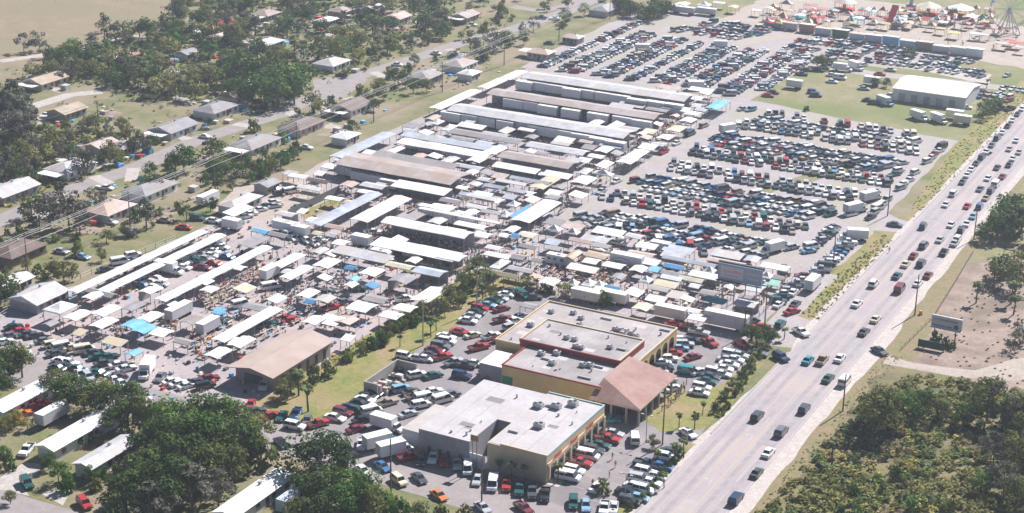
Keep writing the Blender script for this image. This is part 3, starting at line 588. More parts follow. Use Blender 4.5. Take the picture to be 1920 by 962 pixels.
def bx(z, p1, p2, mn=2.9):
    """outline box of a small roof in the photo -> site rectangle of that apparent size"""
    x, y = G((p1[0]+p2[0])/2, (p1[1]+p2[1])/2, z); sc_ = .937*((p1[1]+p2[1])/2-481+1187)/(CH-z)
    W = abs(p2[0]-p1[0])/sc_; H = abs(p2[1]-p1[1])/sc_/.44
    a = max(mn, (.89*W-.46*H)/.58); b = max(mn, (.89*H-.46*W)/.58)
    return x-a/2, x+a/2, y-b/2, y+b/2
def strip(z, p1, p2, w_):
    """centre line in the photo -> long canopy rectangle snapped to the site grid"""
    a = G(*p1, z); b = G(*p2, z)
    if abs(a[0]-b[0]) > abs(a[1]-b[1]):
        y = (a[1]+b[1])/2; return a[0], b[0], y-w_/2, y+w_/2
    x = (a[0]+b[0])/2; return x-w_/2, x+w_/2, a[1], b[1]
gc = 'canopies of the flea market'
# long sheds across the market
canopy(-281.5, -216.3, 543.5, 554, 4.6, 'silver', 'longest pale metal shed at the back, bordering the north car park', 'shed', 'open_shed', 'long metal sheds', back='mid')
canopy(-281.5, -216.3, 517, 526, 4.4, 'brown', 'long brownish shed second from the north car park', 'shed', 'open_shed', 'long metal sheds', back='mid')
canopy(-283, -216, 491, 501.5, 4.4, 'silver', 'long grey metal shed in front of the brownish long shed', 'shed', 'open_shed', 'long metal sheds', back='mid')
canopy(*strip(3.4, (845, 245), (982, 264), 6), 3.2, 'grey', 'narrow grey shed left half, below the third long shed', 'shed', 'open_shed', 'narrow market sheds')
canopy(*strip(3.4, (993, 268), (1099, 287), 6), 3.2, 'silver', 'narrow pale shed right half, below the third long shed', 'shed', 'open_shed', 'narrow market sheds')
canopy(-242, -217, 452, 460, 4.4, 'brown', 'short brown shed beside the central walkway', 'shed', 'open_shed', 'brown market sheds', back='mid')
canopy(*strip(3.4, (928, 307), (1008, 323), 4), 3.4, 'white', 'white awning along the near side of short brown shed', 'canopy', 'market_canopy', gc, style='slope')
canopy(*strip(3.4, (1018, 324), (1072, 331), 4), 3.4, 'white', 'small white awning right of the brown shed awning', 'canopy', 'market_canopy', gc, style='slope')
canopy(-281.5, -240, 419, 432.5, 4.6, 'rust', 'broad dusty brown shed in the middle of the market', 'shed', 'open_shed', 'brown market sheds', back='mid')
canopy(*strip(3.6, (735, 345), (845, 359), 5.5), 3.6, 'white', 'white sloping awning at the near right of broad brown shed', 'canopy', 'market_canopy', gc, style='slope', back='far')
canopy(*strip(3.6, (700, 287), (858, 311), 5), 3.4, 'grey', 'grey lean-to roof behind the broad brown shed', 'canopy', 'market_canopy', gc, style='slope')
canopy(*strip(3.6, (752, 252), (922, 277), 4), 3.6, 'blueish', 'bluish narrow roof row left of central walkway', 'canopy', 'market_canopy', gc, style='slope')
canopy(*strip(3.6, (748, 265), (925, 290), 6.5), 3.5, 'white', 'bright white roof row beside the bluish narrow roof', 'canopy', 'market_canopy', gc)
canopy(*strip(3.4, (880, 302), (945, 276), 5), 3.4, 'white', 'white end canopy facing the central walkway', 'canopy', 'market_canopy', gc)
canopy(*rc(4.4, (790, 383), (935, 415)), 3.6, 'white', 'far one of the two joined white roofs above dark stalls', 'canopy', 'market_canopy', gc)
canopy(*strip(4.6, (722, 412), (882, 441), 6), 4.6, 'white', 'near one of the two joined white roofs, tall dark stalls beneath', 'canopy', 'market_canopy', gc, back='far')
canopy(*strip(3.6, (700, 452), (862, 480), 6), 3.4, 'white', 'long white roof in front of the tall dark stalls', 'canopy', 'market_canopy', gc, style='slope', back='far')
canopy(*bx(3.5, (817, 492), (878, 468)), 3.4, 'white', 'white end roof below the tall dark stalls', 'canopy', 'market_canopy', gc)
canopy(*strip(3.2, (632, 464), (729, 488), 5), 3.1, 'silver', 'narrow silver awning left of the grass patch', 'canopy', 'market_canopy', gc, style='slope')
canopy(*strip(3.4, (777, 504), (835, 512), 5), 3.3, 'blueish', 'bluish roof beside the planted bank top', 'canopy', 'market_canopy', gc, back='far')
canopy(*strip(3.4, (738, 518), (772, 526), 6), 3.3, 'grey', 'small grey metal roof in the open sales yard', 'canopy', 'market_canopy', gc, back='far')
# long canopies running away from the camera
Y_ = [((136, 547), (380, 432), 3.4, 'white', 'first long white canopy from the left edge of the market'), ((166, 560), (412, 438), 3.6, 'white', 'second long white canopy, parallel to the first'),
      ((288, 560), (512, 463), 3.6, 'white', 'third long white canopy, beside the tables of goods'), ((512, 498), (568, 476), 3.8, 'white', 'short white canopy right of the third long canopy'),
      ((530, 521), (582, 499), 3.8, 'white', 'white canopy above the parked white van'), ((596, 499), (630, 486), 5, 'white', 'wide white canopy near the silver awning'),
      ((563, 555), (592, 543), 4, 'white', 'short white canopy over blue tarp stalls'), ((400, 636), (526, 578), 4, 'white', 'long white canopy just left of the terracotta hall'),
      ((575, 605), (602, 593), 4, 'white', 'white canopy touching the far end of the terracotta hall'), ((433, 648), (472, 632), 4, 'white', 'nearest white canopy beside the terracotta hall'),
      ((392, 668), (426, 653), 4, 'white', 'small white canopy at near left of the terracotta hall'), ((128, 598), (163, 582), 4.2, 'white', 'first of three short white canopies near the big tent'),
      ((180, 590), (218, 573), 4.2, 'white', 'second of three short white canopies, farthest one'), ((176, 612), (213, 596), 4.2, 'white', 'third of three short white canopies, nearest one'),
      ((236, 613), (265, 600), 4.2, 'sky', 'left light-blue canopy of the joined blue pair'), ((256, 622), (284, 609), 4.2, 'sky', 'right light-blue canopy of the joined blue pair'),
      ((267, 600), (297, 586), 4.2, 'white', 'white canopy directly behind the light-blue pair'), ((236, 580), (266, 566), 3.6, 'grey', 'small grey canopy by the near end of third long canopy'),
      ((582, 419), (712, 362), 4.6, 'blueish', 'long bluish metal canopy behind the white trailers'), ((667, 412), (762, 370), 6, 'white', 'broad white canopy right of the bluish metal canopy'),
      ((778, 563), (829, 541), 5, 'white', 'white canopy along the planted bank, far one'), ((750, 581), (770, 571), 5.2, 'white', 'white canopy along the planted bank, middle one'),
      ((724, 595), (745, 585), 5.2, 'white', 'white canopy along the planted bank, near one'), ((684, 514), (711, 503), 5, 'white', 'white canopy beside the blue striped stall'),
      ((662, 581), (694, 568), 6, 'white', 'white canopy over chairs in the open sales yard'), ((615, 292), (745, 251), 5.4, 'blueish', 'long bluish canopy on the left border above brown shed'),
      ((808, 202), (900, 169), 5, 'white', 'white border canopy beside the green strip, near one'), ((898, 164), (950, 148), 4.6, 'white', 'white border canopy beside the green strip, middle one'),
      ((942, 147), (983, 133), 5, 'white', 'white border canopy beside the green strip, far one'), ((965, 412), (1046, 378), 6, 'white', 'long white canopy with blue side awning by the walkway'),
      ((1000, 351), (1045, 332), 5, 'cream', 'cream canopy with yellow trim facing the market street'), ((985, 575), (1000, 568), 4, 'grey', 'small grey canopy behind the strip mall'),
      ((1175, 298), (1208, 281), 5, 'white', 'paired white canopy by the gravel lane, far half'), ((1166, 305), (1188, 295), 5, 'white', 'paired white canopy by the gravel lane, near half'),
      ((1240, 260), (1255, 253), 4.5, 'white', 'small white canopy by the lane near the shed end'), ((1258, 245), (1278, 236), 5, 'cream', 'cream canopy by the lane near the third shed'),
      ((1283, 228), (1298, 221), 4.6, 'white', 'white canopy by the lane near the second shed'), ((1330, 203), (1362, 189), 5, 'sky', 'bluish canopy at the far corner of the lane'),
      ((1122, 284), (1144, 276), 4.5, 'white', 'white canopy in the open walkway below the long sheds'), ((1082, 343), (1108, 331), 5.5, 'white', 'white canopy beside the domed lane tent')]
for a, b, w_, c, l in Y_: canopy(*strip(3.1, a, b, w_), 3.0, c, l, 'canopy', 'market_canopy', gc, rise=.3)
# white tents, peaked
T_ = [((83, 590), (143, 562), 'white', 'big bright white tent at the left corner of the market', 3.6), ((1110, 332), (1152, 318), 'white', 'domed white tent by the gravel lane', 3.4),
      ((1024, 434), (1054, 424), 'white', 'left one of two peaked white tents above dark stalls', 3.2), ((1060, 440), (1088, 430), 'white', 'right one of two peaked white tents above dark stalls', 3.2),
      ((1060, 537), (1088, 524), 'white', 'left of three white tents behind the strip mall', 3.0), ((1092, 538), (1116, 524), 'white', 'middle of three white tents behind the strip mall', 3.0),
      ((1113, 541), (1136, 528), 'white', 'right of three white tents, touching the blue roof', 3.0), ((1196, 532), (1226, 518), 'white', 'gabled white tent near the kiosk', 3.2),
      ((920, 506), (955, 484), 'white', 'white tent where the planted bank meets the market', 3.2), ((948, 390), (978, 376), 'white', 'pale tent right of the joined grey roofs', 3.2),
      ((938, 408), (957, 396), 'white', 'small white tent at the near end of grey roofs', 3.), ((910, 470), (945, 458), 'white', 'low white tent above the bank corner', 2.8),
      ((938, 445), (955, 438), 'white', 'small white tent next to a blue tent', 2.8), ((960, 445), (975, 438), 'blue', 'small blue tent in the market walkway', 2.6),
      ((1218, 508), (1238, 501), 'sky', 'light blue tent beside the food trailers', 2.8), ((1322, 512), (1340, 503), 'white', 'white tent at the left end of the billboard', 3.),
      ((1430, 522), (1445, 512), 'white', 'white tent at the right end of the billboard', 3.), ((1442, 535), (1462, 526), 'green', 'mint green tent beside the lane fence', 2.8),
      ((838, 246), (848, 232), 'white', 'small white hut-like tent beside the third shed', 3.), ((808, 236), (832, 222), 'white', 'white tent at the left border of the sheds', 3.),
      ((1195, 255), (1212, 246), 'white', 'pale tent at right end of the third long shed', 2.8), ((1205, 262), (1220, 252), 'pinkish', 'pinkish tent at right end of third long shed', 2.8),
      ((1255, 222), (1275, 212), 'pinkish', 'pinkish awning tent at right end of second shed', 2.8), ((1228, 236), (1240, 228), 'white', 'white tent below the end of second shed', 2.8),
      ((560, 400), (575, 392), 'white', 'small white tent in the dirt yard', 2.8), ((430, 640), (436, 634), 'white', 'small white popup tent left of the long canopy', 2.6),
      ((370, 535), (402, 520), 'white', 'white popup tent among tables of goods', 2.8), ((655, 528), (672, 518), 'sky', 'blue striped popup stall near the yard', 2.6),
      ((648, 540), (668, 528), 'white', 'pale popup tent below the blue striped stall', 2.6), ((648, 506), (668, 497), 'blue', 'blue popup tent left of a white canopy', 2.8),
      ((692, 540), (706, 530), 'blue', 'small blue popup tent in the sales yard', 2.6), ((575, 570), (592, 560), 'blue', 'blue tarp stall below a short white canopy', 2.6),
      ((402, 588), (420, 578), 'sky', 'blue tarp stall beside a white van', 2.6), ((240, 668), (262, 655), 'sky', 'small blue tent in the lower left lot', 2.6),
      ((318, 578), (340, 566), 'white', 'white popup tent left of the pale truck', 2.7), ((85, 612), (105, 600), 'grey', 'small grey tent at the left corner lot', 2.6),
      ((140, 628), (160, 618), 'cream', 'cream tent by the colourful stall in the left corner', 2.6), ((690, 322), (705, 316), 'white', 'small white popup under the broad brown shed edge', 2.6),
      ((640, 640), (665, 628), 'white', 'white tent between the terracotta hall and the bank', 2.8), ((590, 440), (603, 434), 'cream', 'cream popup tent near the white trailers', 2.6)]
for a, b, c, l, z in T_: canopy(*bx(z, a, b), z, c, l, 'tent', 'peaked_tent', 'tents of the flea market', style='peak' if z >= 3 else rnd.choice(['gable', 'slope']), rise=1.3 if z >= 3 else .45)
# flat and low-pitched roofs of the centre
F_2 = [((822, 385), (870, 368), 'grey', 'dark grey flat roof at left of the joined centre roofs', 3.2), ((862, 374), (920, 360), 'blueish', 'bluish roof behind the dark grey flat roof', 3.5),
       ((876, 392), (915, 383), 'white', 'small white roof right of the dark grey one', 3.0), ((900, 405), (945, 390), 'silver', 'silver gabled roof at near right of the centre roofs', 3.6),
       ((905, 357), (950, 342), 'blueish', 'bluish gabled roof near the centre walkway', 3.4), ((935, 345), (985, 338), 'white', 'white roof at the far side of the centre cluster', 3.4),
       ((950, 365), (992, 350), 'silver', 'silver roof beside the cream yellow-trimmed canopy', 3.4), ((965, 335), (1025, 340), 'blueish', 'long bluish roof at the far edge of centre cluster', 3.3),
       ((880, 372), (925, 366), 'white', 'bright white roof wedged into the centre cluster', 3.6), ((972, 468), (1010, 456), 'grey', 'grey roof left, in the block above the crowd', 3.2),
       ((955, 490), (992, 474), 'grey', 'larger grey roof at left, below its neighbour', 3.2), ((994, 494), (1023, 482), 'grey', 'small grey roof with dark stalls beneath', 3.2),
       ((1022, 472), (1058, 458), 'silver', 'pale ribbed roof in the block above the crowd', 3.2), ((1060, 488), (1090, 468), 'tan', 'tan box-like building above the crowd', 3.4),
       ((952, 512), (1002, 498), 'silver', 'low silver roof below the grey roofs', 3.), ((922, 522), (975, 508), 'drab', 'olive-tan low roof beside the planted bank', 3.2),
       ((1070, 455), (1110, 447), 'pinkish', 'pinkish long roof behind the peaked white tents', 3.2), ((1110, 465), (1145, 456), 'silver', 'low silver roof near the crowd', 3.),
       ((1132, 545), (1166, 534), 'blue', 'bright blue roof behind the strip mall', 3.2), ((1252, 495), (1335, 484), 'blueish', 'wide bluish roof right of the pale truck', 3.4),
       ((1245, 505), (1285, 494), 'blue', 'blue tarp awning below the wide bluish roof', 2.8), ((1240, 518), (1280, 508), 'grey', 'grey flat roof below the blue tarp', 3.),
       ((1243, 524), (1278, 518), 'white', 'white awning strip below the grey flat roof', 2.8), ((1215, 548), (1258, 534), 'silver', 'silver roof near the gabled white tent', 3.2),
       ((1275, 528), (1318, 519), 'cream', 'long cream awning left of the billboard', 2.8), ((1296, 540), (1312, 532), 'white', 'small white awning left of the dark blue stall', 2.6),
       ((1352, 545), (1380, 532), 'silver', 'pale roof directly under the billboard', 3.), ((1316, 572), (1366, 552), 'teal', 'dark blue-green stall roof below the billboard', 2.8),
       ((1285, 586), (1315, 578), 'white', 'white awning next to the white trailer', 2.8), ((1452, 524), (1468, 516), 'grey', 'small grey roof by the lane fence', 2.8),
       ((560, 357), (604, 348), 'white', 'white roof of the shed in the dirt yard', 3.2), ((577, 343), (618, 334), 'darkbrown', 'brown roof behind the dirt yard shed', 3.4),
       ((475, 430), (504, 436), 'sky', 'bright blue awning left of the white trailers', 2.8), ((505, 436), (540, 444), 'grey', 'grey awning right of the bright blue awning', 2.8),
       ((790, 238), (812, 226), 'grey', 'dark grey roof at the left end of narrow sheds', 3.), ((610, 430), (648, 420), 'pinkish', 'pinkish low roof near white trailers', 2.8),
       ((615, 445), (632, 436), 'silver', 'small silver hut below the pinkish roof', 3.), ((165, 545), (215, 553), 'grey', 'grey roof at near end of second long canopy', 2.8)]
for a, b, c, l, z in F_2: canopy(*bx(z, a, b), z, c, l, 'stall roof', 'stall_roof', 'low roofs over market stalls', style='gable', rise=.5)
for px, py, c in [(640, 455, 'white'), (700, 400, 'grey'), (655, 345, 'pinkish'), (690, 360, 'white'), (745, 372, 'cream'), (868, 352, 'white'), (890, 345, 'silver'), (905, 365, 'white'), (925, 375, 'white'), (845, 375, 'silver'), (985, 362, 'white'), (1010, 345, 'silver'), (1030, 325, 'white'), (1060, 318, 'white'), (1095, 300, 'white'), (1075, 300, 'silver'), (1050, 350, 'grey'),
        (1130, 465, 'white'), (1120, 478, 'tan'), (1005, 520, 'pinkish'), (1030, 528, 'white'), (1190, 548, 'white'), (1160, 518, 'grey'), (1205, 575, 'cream'), (1230, 560, 'white'), (1265, 552, 'silver'), (1290, 560, 'white'), (1330, 548, 'grey'), (1310, 595, 'white'), (1400, 555, 'grey'), (1415, 540, 'silver'), (1215, 490, 'white'), (480, 575, 'grey'), (520, 560, 'white'), (545, 510, 'silver'), (610, 520, 'white'),
        (600, 470, 'silver'), (625, 475, 'white'), (460, 540, 'cream'), (440, 500, 'white'), (345, 640, 'grey'), (300, 622, 'white'), (360, 600, 'grey'), (215, 640, 'cream'), (620, 600, 'white'), (650, 600, 'pinkish'), (705, 560, 'grey'), (610, 560, 'silver'), (1215, 275, 'white'), (1235, 270, 'silver'), (1300, 212, 'white'), (1315, 205, 'silver'), (1280, 205, 'white'), (800, 248, 'white'), (770, 235, 'grey'), (825, 258, 'silver'),
        (560, 330, 'white'), (545, 325, 'silver'), (600, 325, 'white'), (640, 300, 'silver'), (622, 312, 'white'), (660, 380, 'pinkish'), (628, 372, 'white'), (590, 412, 'white'), (960, 430, 'white'), (990, 440, 'cream'), (905, 440, 'white'), (1015, 400, 'silver'), (1085, 365, 'white')]:
    w2, d2 = rnd.uniform(3, 6.5), rnd.uniform(3, 5); x, y = G(px, py, 2.6); st = rnd.choice(['gable', 'gable', 'slope'])
    canopy(x-w2/2, x+w2/2, y-d2/2, y+d2/2, 2.6, c, 'small %s popup stall squeezed between bigger stalls' % c, 'stall', 'popup_stall', 'small popup stalls', style=st, rise=1.1 if st == 'peak' else .35)
nfil = 0; tr_ = 0
for (zx0, zx1, zy0, zy1, nn) in ((-262, -245, 386, 416, 6), (-286, -209, 433, 490, 46), (-238, -210, 386, 450, 24), (-202, -130, 376, 411, 34), (-284, -210, 300, 380, 9), (-236, -209, 460, 570, 16)):
    c_ = 0; tr_ = 0
    while c_ < nn and tr_ < 900:
        tr_ += 1; x, y = rnd.uniform(zx0, zx1), rnd.uniform(zy0, zy1); w2, d2 = rnd.uniform(3.5, 10.5), rnd.uniform(3, 4.4)
        if rnd.random() < .35 and zx1 < -205: w2, d2 = d2, w2
        if any(a-w2/2-.5 < x < b+w2/2+.5 and e-d2/2-.7 < y < f+d2/2+.7 for a, b, e, f in SOLID): continue
        if abs(x+241) < 1.8 or abs(y-384) < 2 or (-206 < x < -188 and y < 376): continue
        c_ += 1; c = rnd.choice(['white', 'white', 'white', 'silver', 'silver', 'grey', 'pinkish', 'blueish', 'cream'])
        canopy(x-w2/2, x+w2/2, y-d2/2, y+d2/2, rnd.uniform(2.4, 3.1), c, 'small %s popup stall squeezed between bigger stalls' % c, 'stall', 'popup_stall', 'small popup stalls', style=rnd.choice(['gable', 'slope']), rise=.35, back=rnd.choice([None, 'far', None]))
canopy(*strip(2.7, (957, 408), (1000, 388), 2.4), 2.7, 'blue', 'blue side awning along the long white walkway canopy', 'awning', 'side_awning', gc, style='slope')
# ---------------- box trailers
def trailer_proto(L, H, c):
    root = empty('box_trailer', (0, 0, 0)); q = MB()
    q.box(-L/2, L/2, -1.25, 1.25, .9, H, 0); q.box(-L/2-.02, L/2+.02, -1.28, 1.28, H-.02, H+.05, 1); q.build('cargo_box', [wall(c), roof('white', 'X')], root)
    q = MB(); q.box(L/2+.005, L/2+.05, -1.1, 1.1, 1., H-.15); q.build('rear_door', m_ac, root)
    q = MB(); q.box(-L/2+.3, L/2-.3, -.5, .5, .6, .895); q.build('chassis', m_trim, root)
    for x in (L/2-1.0, L/2-2.2):
        for sy in (-1, 1):
            q = MB(); q.cyl((x, sy*.8, .48), (x, sy*1.18, .48), .48, n=10); q.build('wheel', m_tyre, root)
    return root
TP = {}
def trailer(px, py, L, ax, c, label, z=1.6, group='box trailers in the market', H=3.3):
    k = (L, c, H); x, y = G(px, py, z)
    if k in TP: o = copy_tree(TP[k])
    else: o = TP[k] = trailer_proto(L, H, c)
    o.location = (x, y, .02); o.rotation_euler = (0, 0, R({'X': 0, 'Y': 90}.get(ax, ax) if isinstance(ax, str) else ax))
    SOLID.append((x-L/2, x+L/2, y-1.5, y+1.5) if ax == 'X' else (x-1.5, x+1.5, y-L/2, y+L/2))
    tag(o, label, 'trailer', group)
for i, (x, y) in enumerate([(985, 163), (1014, 165), (1045, 170), (1074, 177), (1101, 179), (1134, 184), (1164, 189), (1196, 197), (1229, 201), (1265, 206)]):
    trailer(x-1, y+1, [6.6, 7.8, 7.8, 7.4, 6.6][i % 5], 'X', 'white', 'box trailer between the first and second long sheds', H=3.9)
for i, (x, y) in enumerate([(993, 201), (1029, 209), (1072, 216), (1123, 224), (1169, 230), (1205, 237), (965, 197)]):
    trailer(x-1, y+1, [7.8, 7.4, 7][i % 3], 'X', 'white', 'box trailer between the second and third long sheds', H=3.9)
for i, (x, y) in enumerate([(848, 222), (880, 226), (915, 231), (950, 238), (984, 240), (1012, 247), (1040, 252), (1066, 257), (1094, 263), (1126, 271), (1155, 277)]):
    trailer(x-1, y+1, [7.8, 7.4, 7, 6.4][i % 4], 'X', 'white', 'box trailer in front of the third long shed', H=3.9)
for x, y in [(775, 273), (800, 279), (822, 281), (850, 291), (872, 295), (898, 284)]: trailer(x, y, 5.2, 'X', 'white', 'box trailer packed beside the bright white roof row')
for x, y in [(648, 322), (676, 332), (704, 338), (731, 347)]: trailer(x, y, 6, 'X', 'silver', 'box trailer along the near side of the broad brown shed')
for x, y in [(528, 424), (545, 428), (563, 434)]: trailer(x, y, 5, 'X', 'white', 'box trailer end to end by the blue awning')
for x, y in [(435, 421), (678, 452), (774, 475), (802, 396), (830, 402), (842, 411), (870, 410), (878, 419)]: trailer(x, y, 5.4, 'X', 'white', 'box trailer among the centre stalls')
trailer(1145, 557, 9, 'X', 'silver', 'box trailer behind strip mall under the blue roof', group='box trailers behind the strip mall')
trailer(1100, 555, 8, 'X', 'silver', 'box trailer behind strip mall beside a grey-green tree', group='box trailers behind the strip mall')
trailer(1176, 492, 9, 'X', 'silver', 'big pale box trailer above the crowd of goods', H=3.9)
trailer(1258, 588, 8, 'X', 'silver', 'box trailer right of the strip mall back corner', H=3.5)
trailer(1362, 605, 11, 'X', 'silver', 'largest white box trailer near the red pickup', H=4.2)
trailer(335, 585, 8, 'Y', 'silver', 'pale box trailer beside the light-blue canopies')
trailer(390, 612, 6.5, 'Y', 'silver', 'box trailer beside the dark stall near long canopy')
trailer(505, 512, 6, 'Y', 'white', 'white box trailer behind the white van')
trailer(390, 373, 8, 'Y', 'white', 'white box trailer near the power lines')
trailer(1490, 158, 6, 'X', 'white', 'small white trailer on the pasture', group='trailers on the pasture')
trailer(1635, 152, 6, 'X', 'white', 'white trailer left of the white metal building', group='trailers on the pasture')
trailer(1790, 215, 6, 'X', 'cream', 'far cream trailer at the right of the pasture', group='trailers on the pasture')
trailer(1805, 225, 6, 'X', 'cream', 'near cream trailer at the right of the pasture', group='trailers on the pasture')
trailer(98, 778, 8, 'Y', 'silver', 'grey box trailer between the mobile homes', group='trailers by the mobile homes')
# motor homes
def motorhome(px, py, ax, c, label, L=8):
    root = empty('motor_home', (*G(px, py, 1.5), .02), R({'X': 0, 'Y': 90}[ax]))
    q = MB(); q.box(-L/2, L/2-.6, -1.2, 1.2, .5, 3.0, 0, tx=.08, ty=.08); q.prism([(L/2-.6, .5), (L/2-.6, 2.9), (L/2-.1, 2.7), (L/2, 1.6), (L/2+.3, 1.2), (L/2+.3, .5)], lambda z: 1.15); q.build('body', wall(c), root)
    q = MB()
    for sy in (-1, 1):
        for u in (-.35, -.1, .2): q.box(L*u-.5, L*u+.5, sy*1.2-.01, sy*1.2+.01, 1.6, 2.3)
    q.build('windows', m_glass, root)
    for x in (L/2-1.6, -L/2+2):
        for sy in (-1, 1):
            q = MB(); q.cyl((x, sy*.8, .42), (x, sy*1.15, .42), .42, n=10); q.build('wheel', m_tyre, root)
    q = MB(); q.box(-.4, .5, -.4, .4, 3.0, 3.25); q.build('roof_vent', m_ac, root)
    tag(root, label, 'motor home')
motorhome(1048, 487, 'X', 'white', 'white motor home beside the tan box-like building', 7)
motorhome(548, 935, 'Y', 'blueish', 'blue-grey motor home beside the lowest mobile home', 8)
motorhome(715, 478, 'X', 'white', 'white motor home parked below the long white roof', 6)
motorhome(290, 838-8, 'Y', 'white', 'small white camper beyond the mobile homes', 5) if False else None

# ------------------------------------------------------------------ strip mall and shops
def slab(root, name, x0, x1, y0, y1, z0, z1, m): q = MB(); q.box(x0, x1, y0, y1, z0, z1); return q.build(name, m, root)
def parapet(root, x0, x1, y0, y1, z, h, m, t=.25, sides='NSEW', name='parapet'):
    q = MB()
    if 'S' in sides: q.box(x0, x1, y0, y0+t, z, z+h)
    if 'N' in sides: q.box(x0, x1, y1-t, y1, z, z+h)
    if 'W' in sides: q.box(x0, x0+t, y0+t+.002, y1-t-.002, z, z+h)
    if 'E' in sides: q.box(x1-t, x1, y0+t+.002, y1-t-.002, z, z+h)
    return q.build(name, m, root)
def ac(root, x, y, z, s=1.): 
    q = MB(); q.box(x-.9*s, x+.9*s, y-.6*s, y+.6*s, z+.12, z+1.0*s); q.box(x-.7*s, x+.1*s, y-.4*s, y+.4*s, z+1.0*s, z+1.18*s); q.box(x-1.0*s, x+1.0*s, y-.45*s, y-.35*s, z, z+.12); q.box(x-1.0*s, x+1.0*s, y+.35*s, y+.45*s, z, z+.12)
    o = q.build('rooftop_unit', m_ac, root); u = MB(); u.cyl((x+.45*s, y, z+1.0*s), (x+.45*s, y, z+1.12*s), .35*s, n=10); u.build('fan', m_trim, o)
m_rf1 = mat('grey gravel roof', (.40, .365, .36), .9, (.34, .305, .30), .35, 7, col3=(.46, .41, .40), scale3=.09, fine=.12)
m_rf2 = mat('dark gravel roof', (.34, .31, .31), .9, (.28, .255, .255), .3, 7, col3=(.43, .39, .385), scale3=.1, fine=.12)
m_rfw = mat('white roof coating', (.52, .485, .50), .8, (.46, .425, .44), .25, 8, col3=(.45, .415, .42), scale3=.14, fine=.12)
m_yw = mat('ochre stucco', (.66, .46, .22), .9, (.58, .41, .19), .4, 6)
m_bw = mat('beige stucco', (.58, .48, .34), .9, (.51, .43, .31), .4, 6)
m_red = P('red fascia tile', (.27, .045, .05), .7, col2=(.22, .035, .04), scale=1.)
m_cap = P('cream coping', (.62, .52, .38), .7, col2=(.55, .45, .32), scale=.6)
m_ter = mat('terracotta shingle', (.36, .215, .19), .9, (.31, .185, .16), .7, 7, col3=(.38, .245, .215), scale3=.2, bump=.5, fine=.12)
mall = empty('strip_mall', (-152, 328, 0))
def at(o, p): o.parent = p; o.matrix_parent_inverse = Matrix.Translation(-p.location); return o
class Abs:   # lets parts be written in site coordinates
    def __init__(s, root): s.r = root
def aslab(root, name, x0, x1, y0, y1, z0, z1, m):
    l = root.location; return slab(root, name, x0-l.x, x1-l.x, y0-l.y, y1-l.y, z0, z1, m)
def apar(root, x0, x1, y0, y1, z, h, m, t=.25, sides='NSEW', name='parapet'):
    l = root.location; return parapet(root, x0-l.x, x1-l.x, y0-l.y, y1-l.y, z, h, m, t, sides, name)
def aac(root, x, y, z, s=1.): l = root.location; ac(root, x-l.x, y-l.y, z, s)
# back block
aslab(mall, 'wall', -171.8, -137.6, 321.6, 349.2, 0, 5.2, m_yw); aslab(mall, 'roof', -171.4, -138, 322, 348.8, 5.203, 5.3, m_rf1)
apar(mall, -171.9, -137.5, 321.5, 349.3, 5.2, .45, m_cap, .3)
# raised middle block
aslab(mall, 'upper_wall', -165.2, -140, 321.2, 335.2, 5.25, 6.9, m_red); aslab(mall, 'upper_roof', -164.8, -140.4, 321.6, 334.8, 6.903, 6.98, m_rf2)
apar(mall, -165.3, -139.9, 321.1, 335.3, 6.9, .35, m_cap, .35, 'NEW'); apar(mall, -165.3, -139.9, 321.0, 335.3, 6.55, .7, m_red, .35, 'S', 'red_fascia')
# front block
aslab(mall, 'front_wall', -163.2, -138.6, 308.6, 321.5, 0, 5.8, m_yw); aslab(mall, 'front_roof', -162.8, -139, 309, 321, 5.803, 5.88, m_rf2)
apar(mall, -163.3, -138.5, 308.5, 321.45, 5.8, .3, m_red, .3, 'SW')
# arcade on the east face of the back block: columns and openings
l = mall.location
for k in range(6):
    y = 326.5+k*3.9
    q = MB(); q.box(-137.62-l.x, -137.5-l.x, y-1.3-l.y, y+1.3-l.y, .05, 3.0); q.cyl((-137.62-l.x, y-l.y, 3.0), (-137.5-l.x, y-l.y, 3.0), 1.3, n=16); q.build('arched_opening', m_dark, mall)
# terracotta hipped corner roof over open arcade
q = MB(); x0, x1, y0, y1 = -140.2, -128.2, 306.2, 326.6
X0, X1, Y0, Y1 = x0-l.x, x1-l.x, y0-l.y, y1-l.y
q.add([(X0, Y0, 4.2), (X1, Y0, 4.2), (X1, Y1, 4.2), (X0, Y1, 4.2), (X0+.8, Y0+5.5, 7.0), (X0+.8, Y1-1.5, 7.0)], [(0, 1, 4), (1, 2, 5, 4), (2, 3, 5), (3, 0, 4, 5), (3, 2, 1, 0)])
q.build('terracotta_roof', m_ter, mall)
apar(mall, x0-.02, x1+.05, y0-.05, y1+.05, 3.75, .42, m_cap, .2, 'SEN', 'eave_fascia')
for k in range(6):
    post(mall, X1-.4, Y0+.5+k*3.6, 3.8, .22)
for k in range(3): post(mall, X0+1.5+k*3.6, Y0+.4, 3.8, .22)
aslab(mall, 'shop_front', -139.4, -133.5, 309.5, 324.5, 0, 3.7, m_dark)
for k in range(5): q = MB(); q.box(-133.49-l.x, -133.44-l.x, 310+k*2.9-l.y, 312+k*2.9-l.y, .1, 2.6); q.build('shop_window', m_glass, mall)
for k in range(3): q = MB(); q.box(-139+k*1.9-l.x, -137.6+k*1.9-l.x, 309.44-l.y, 309.49-l.y, .1, 2.5); q.build('shop_window', m_glass, mall)
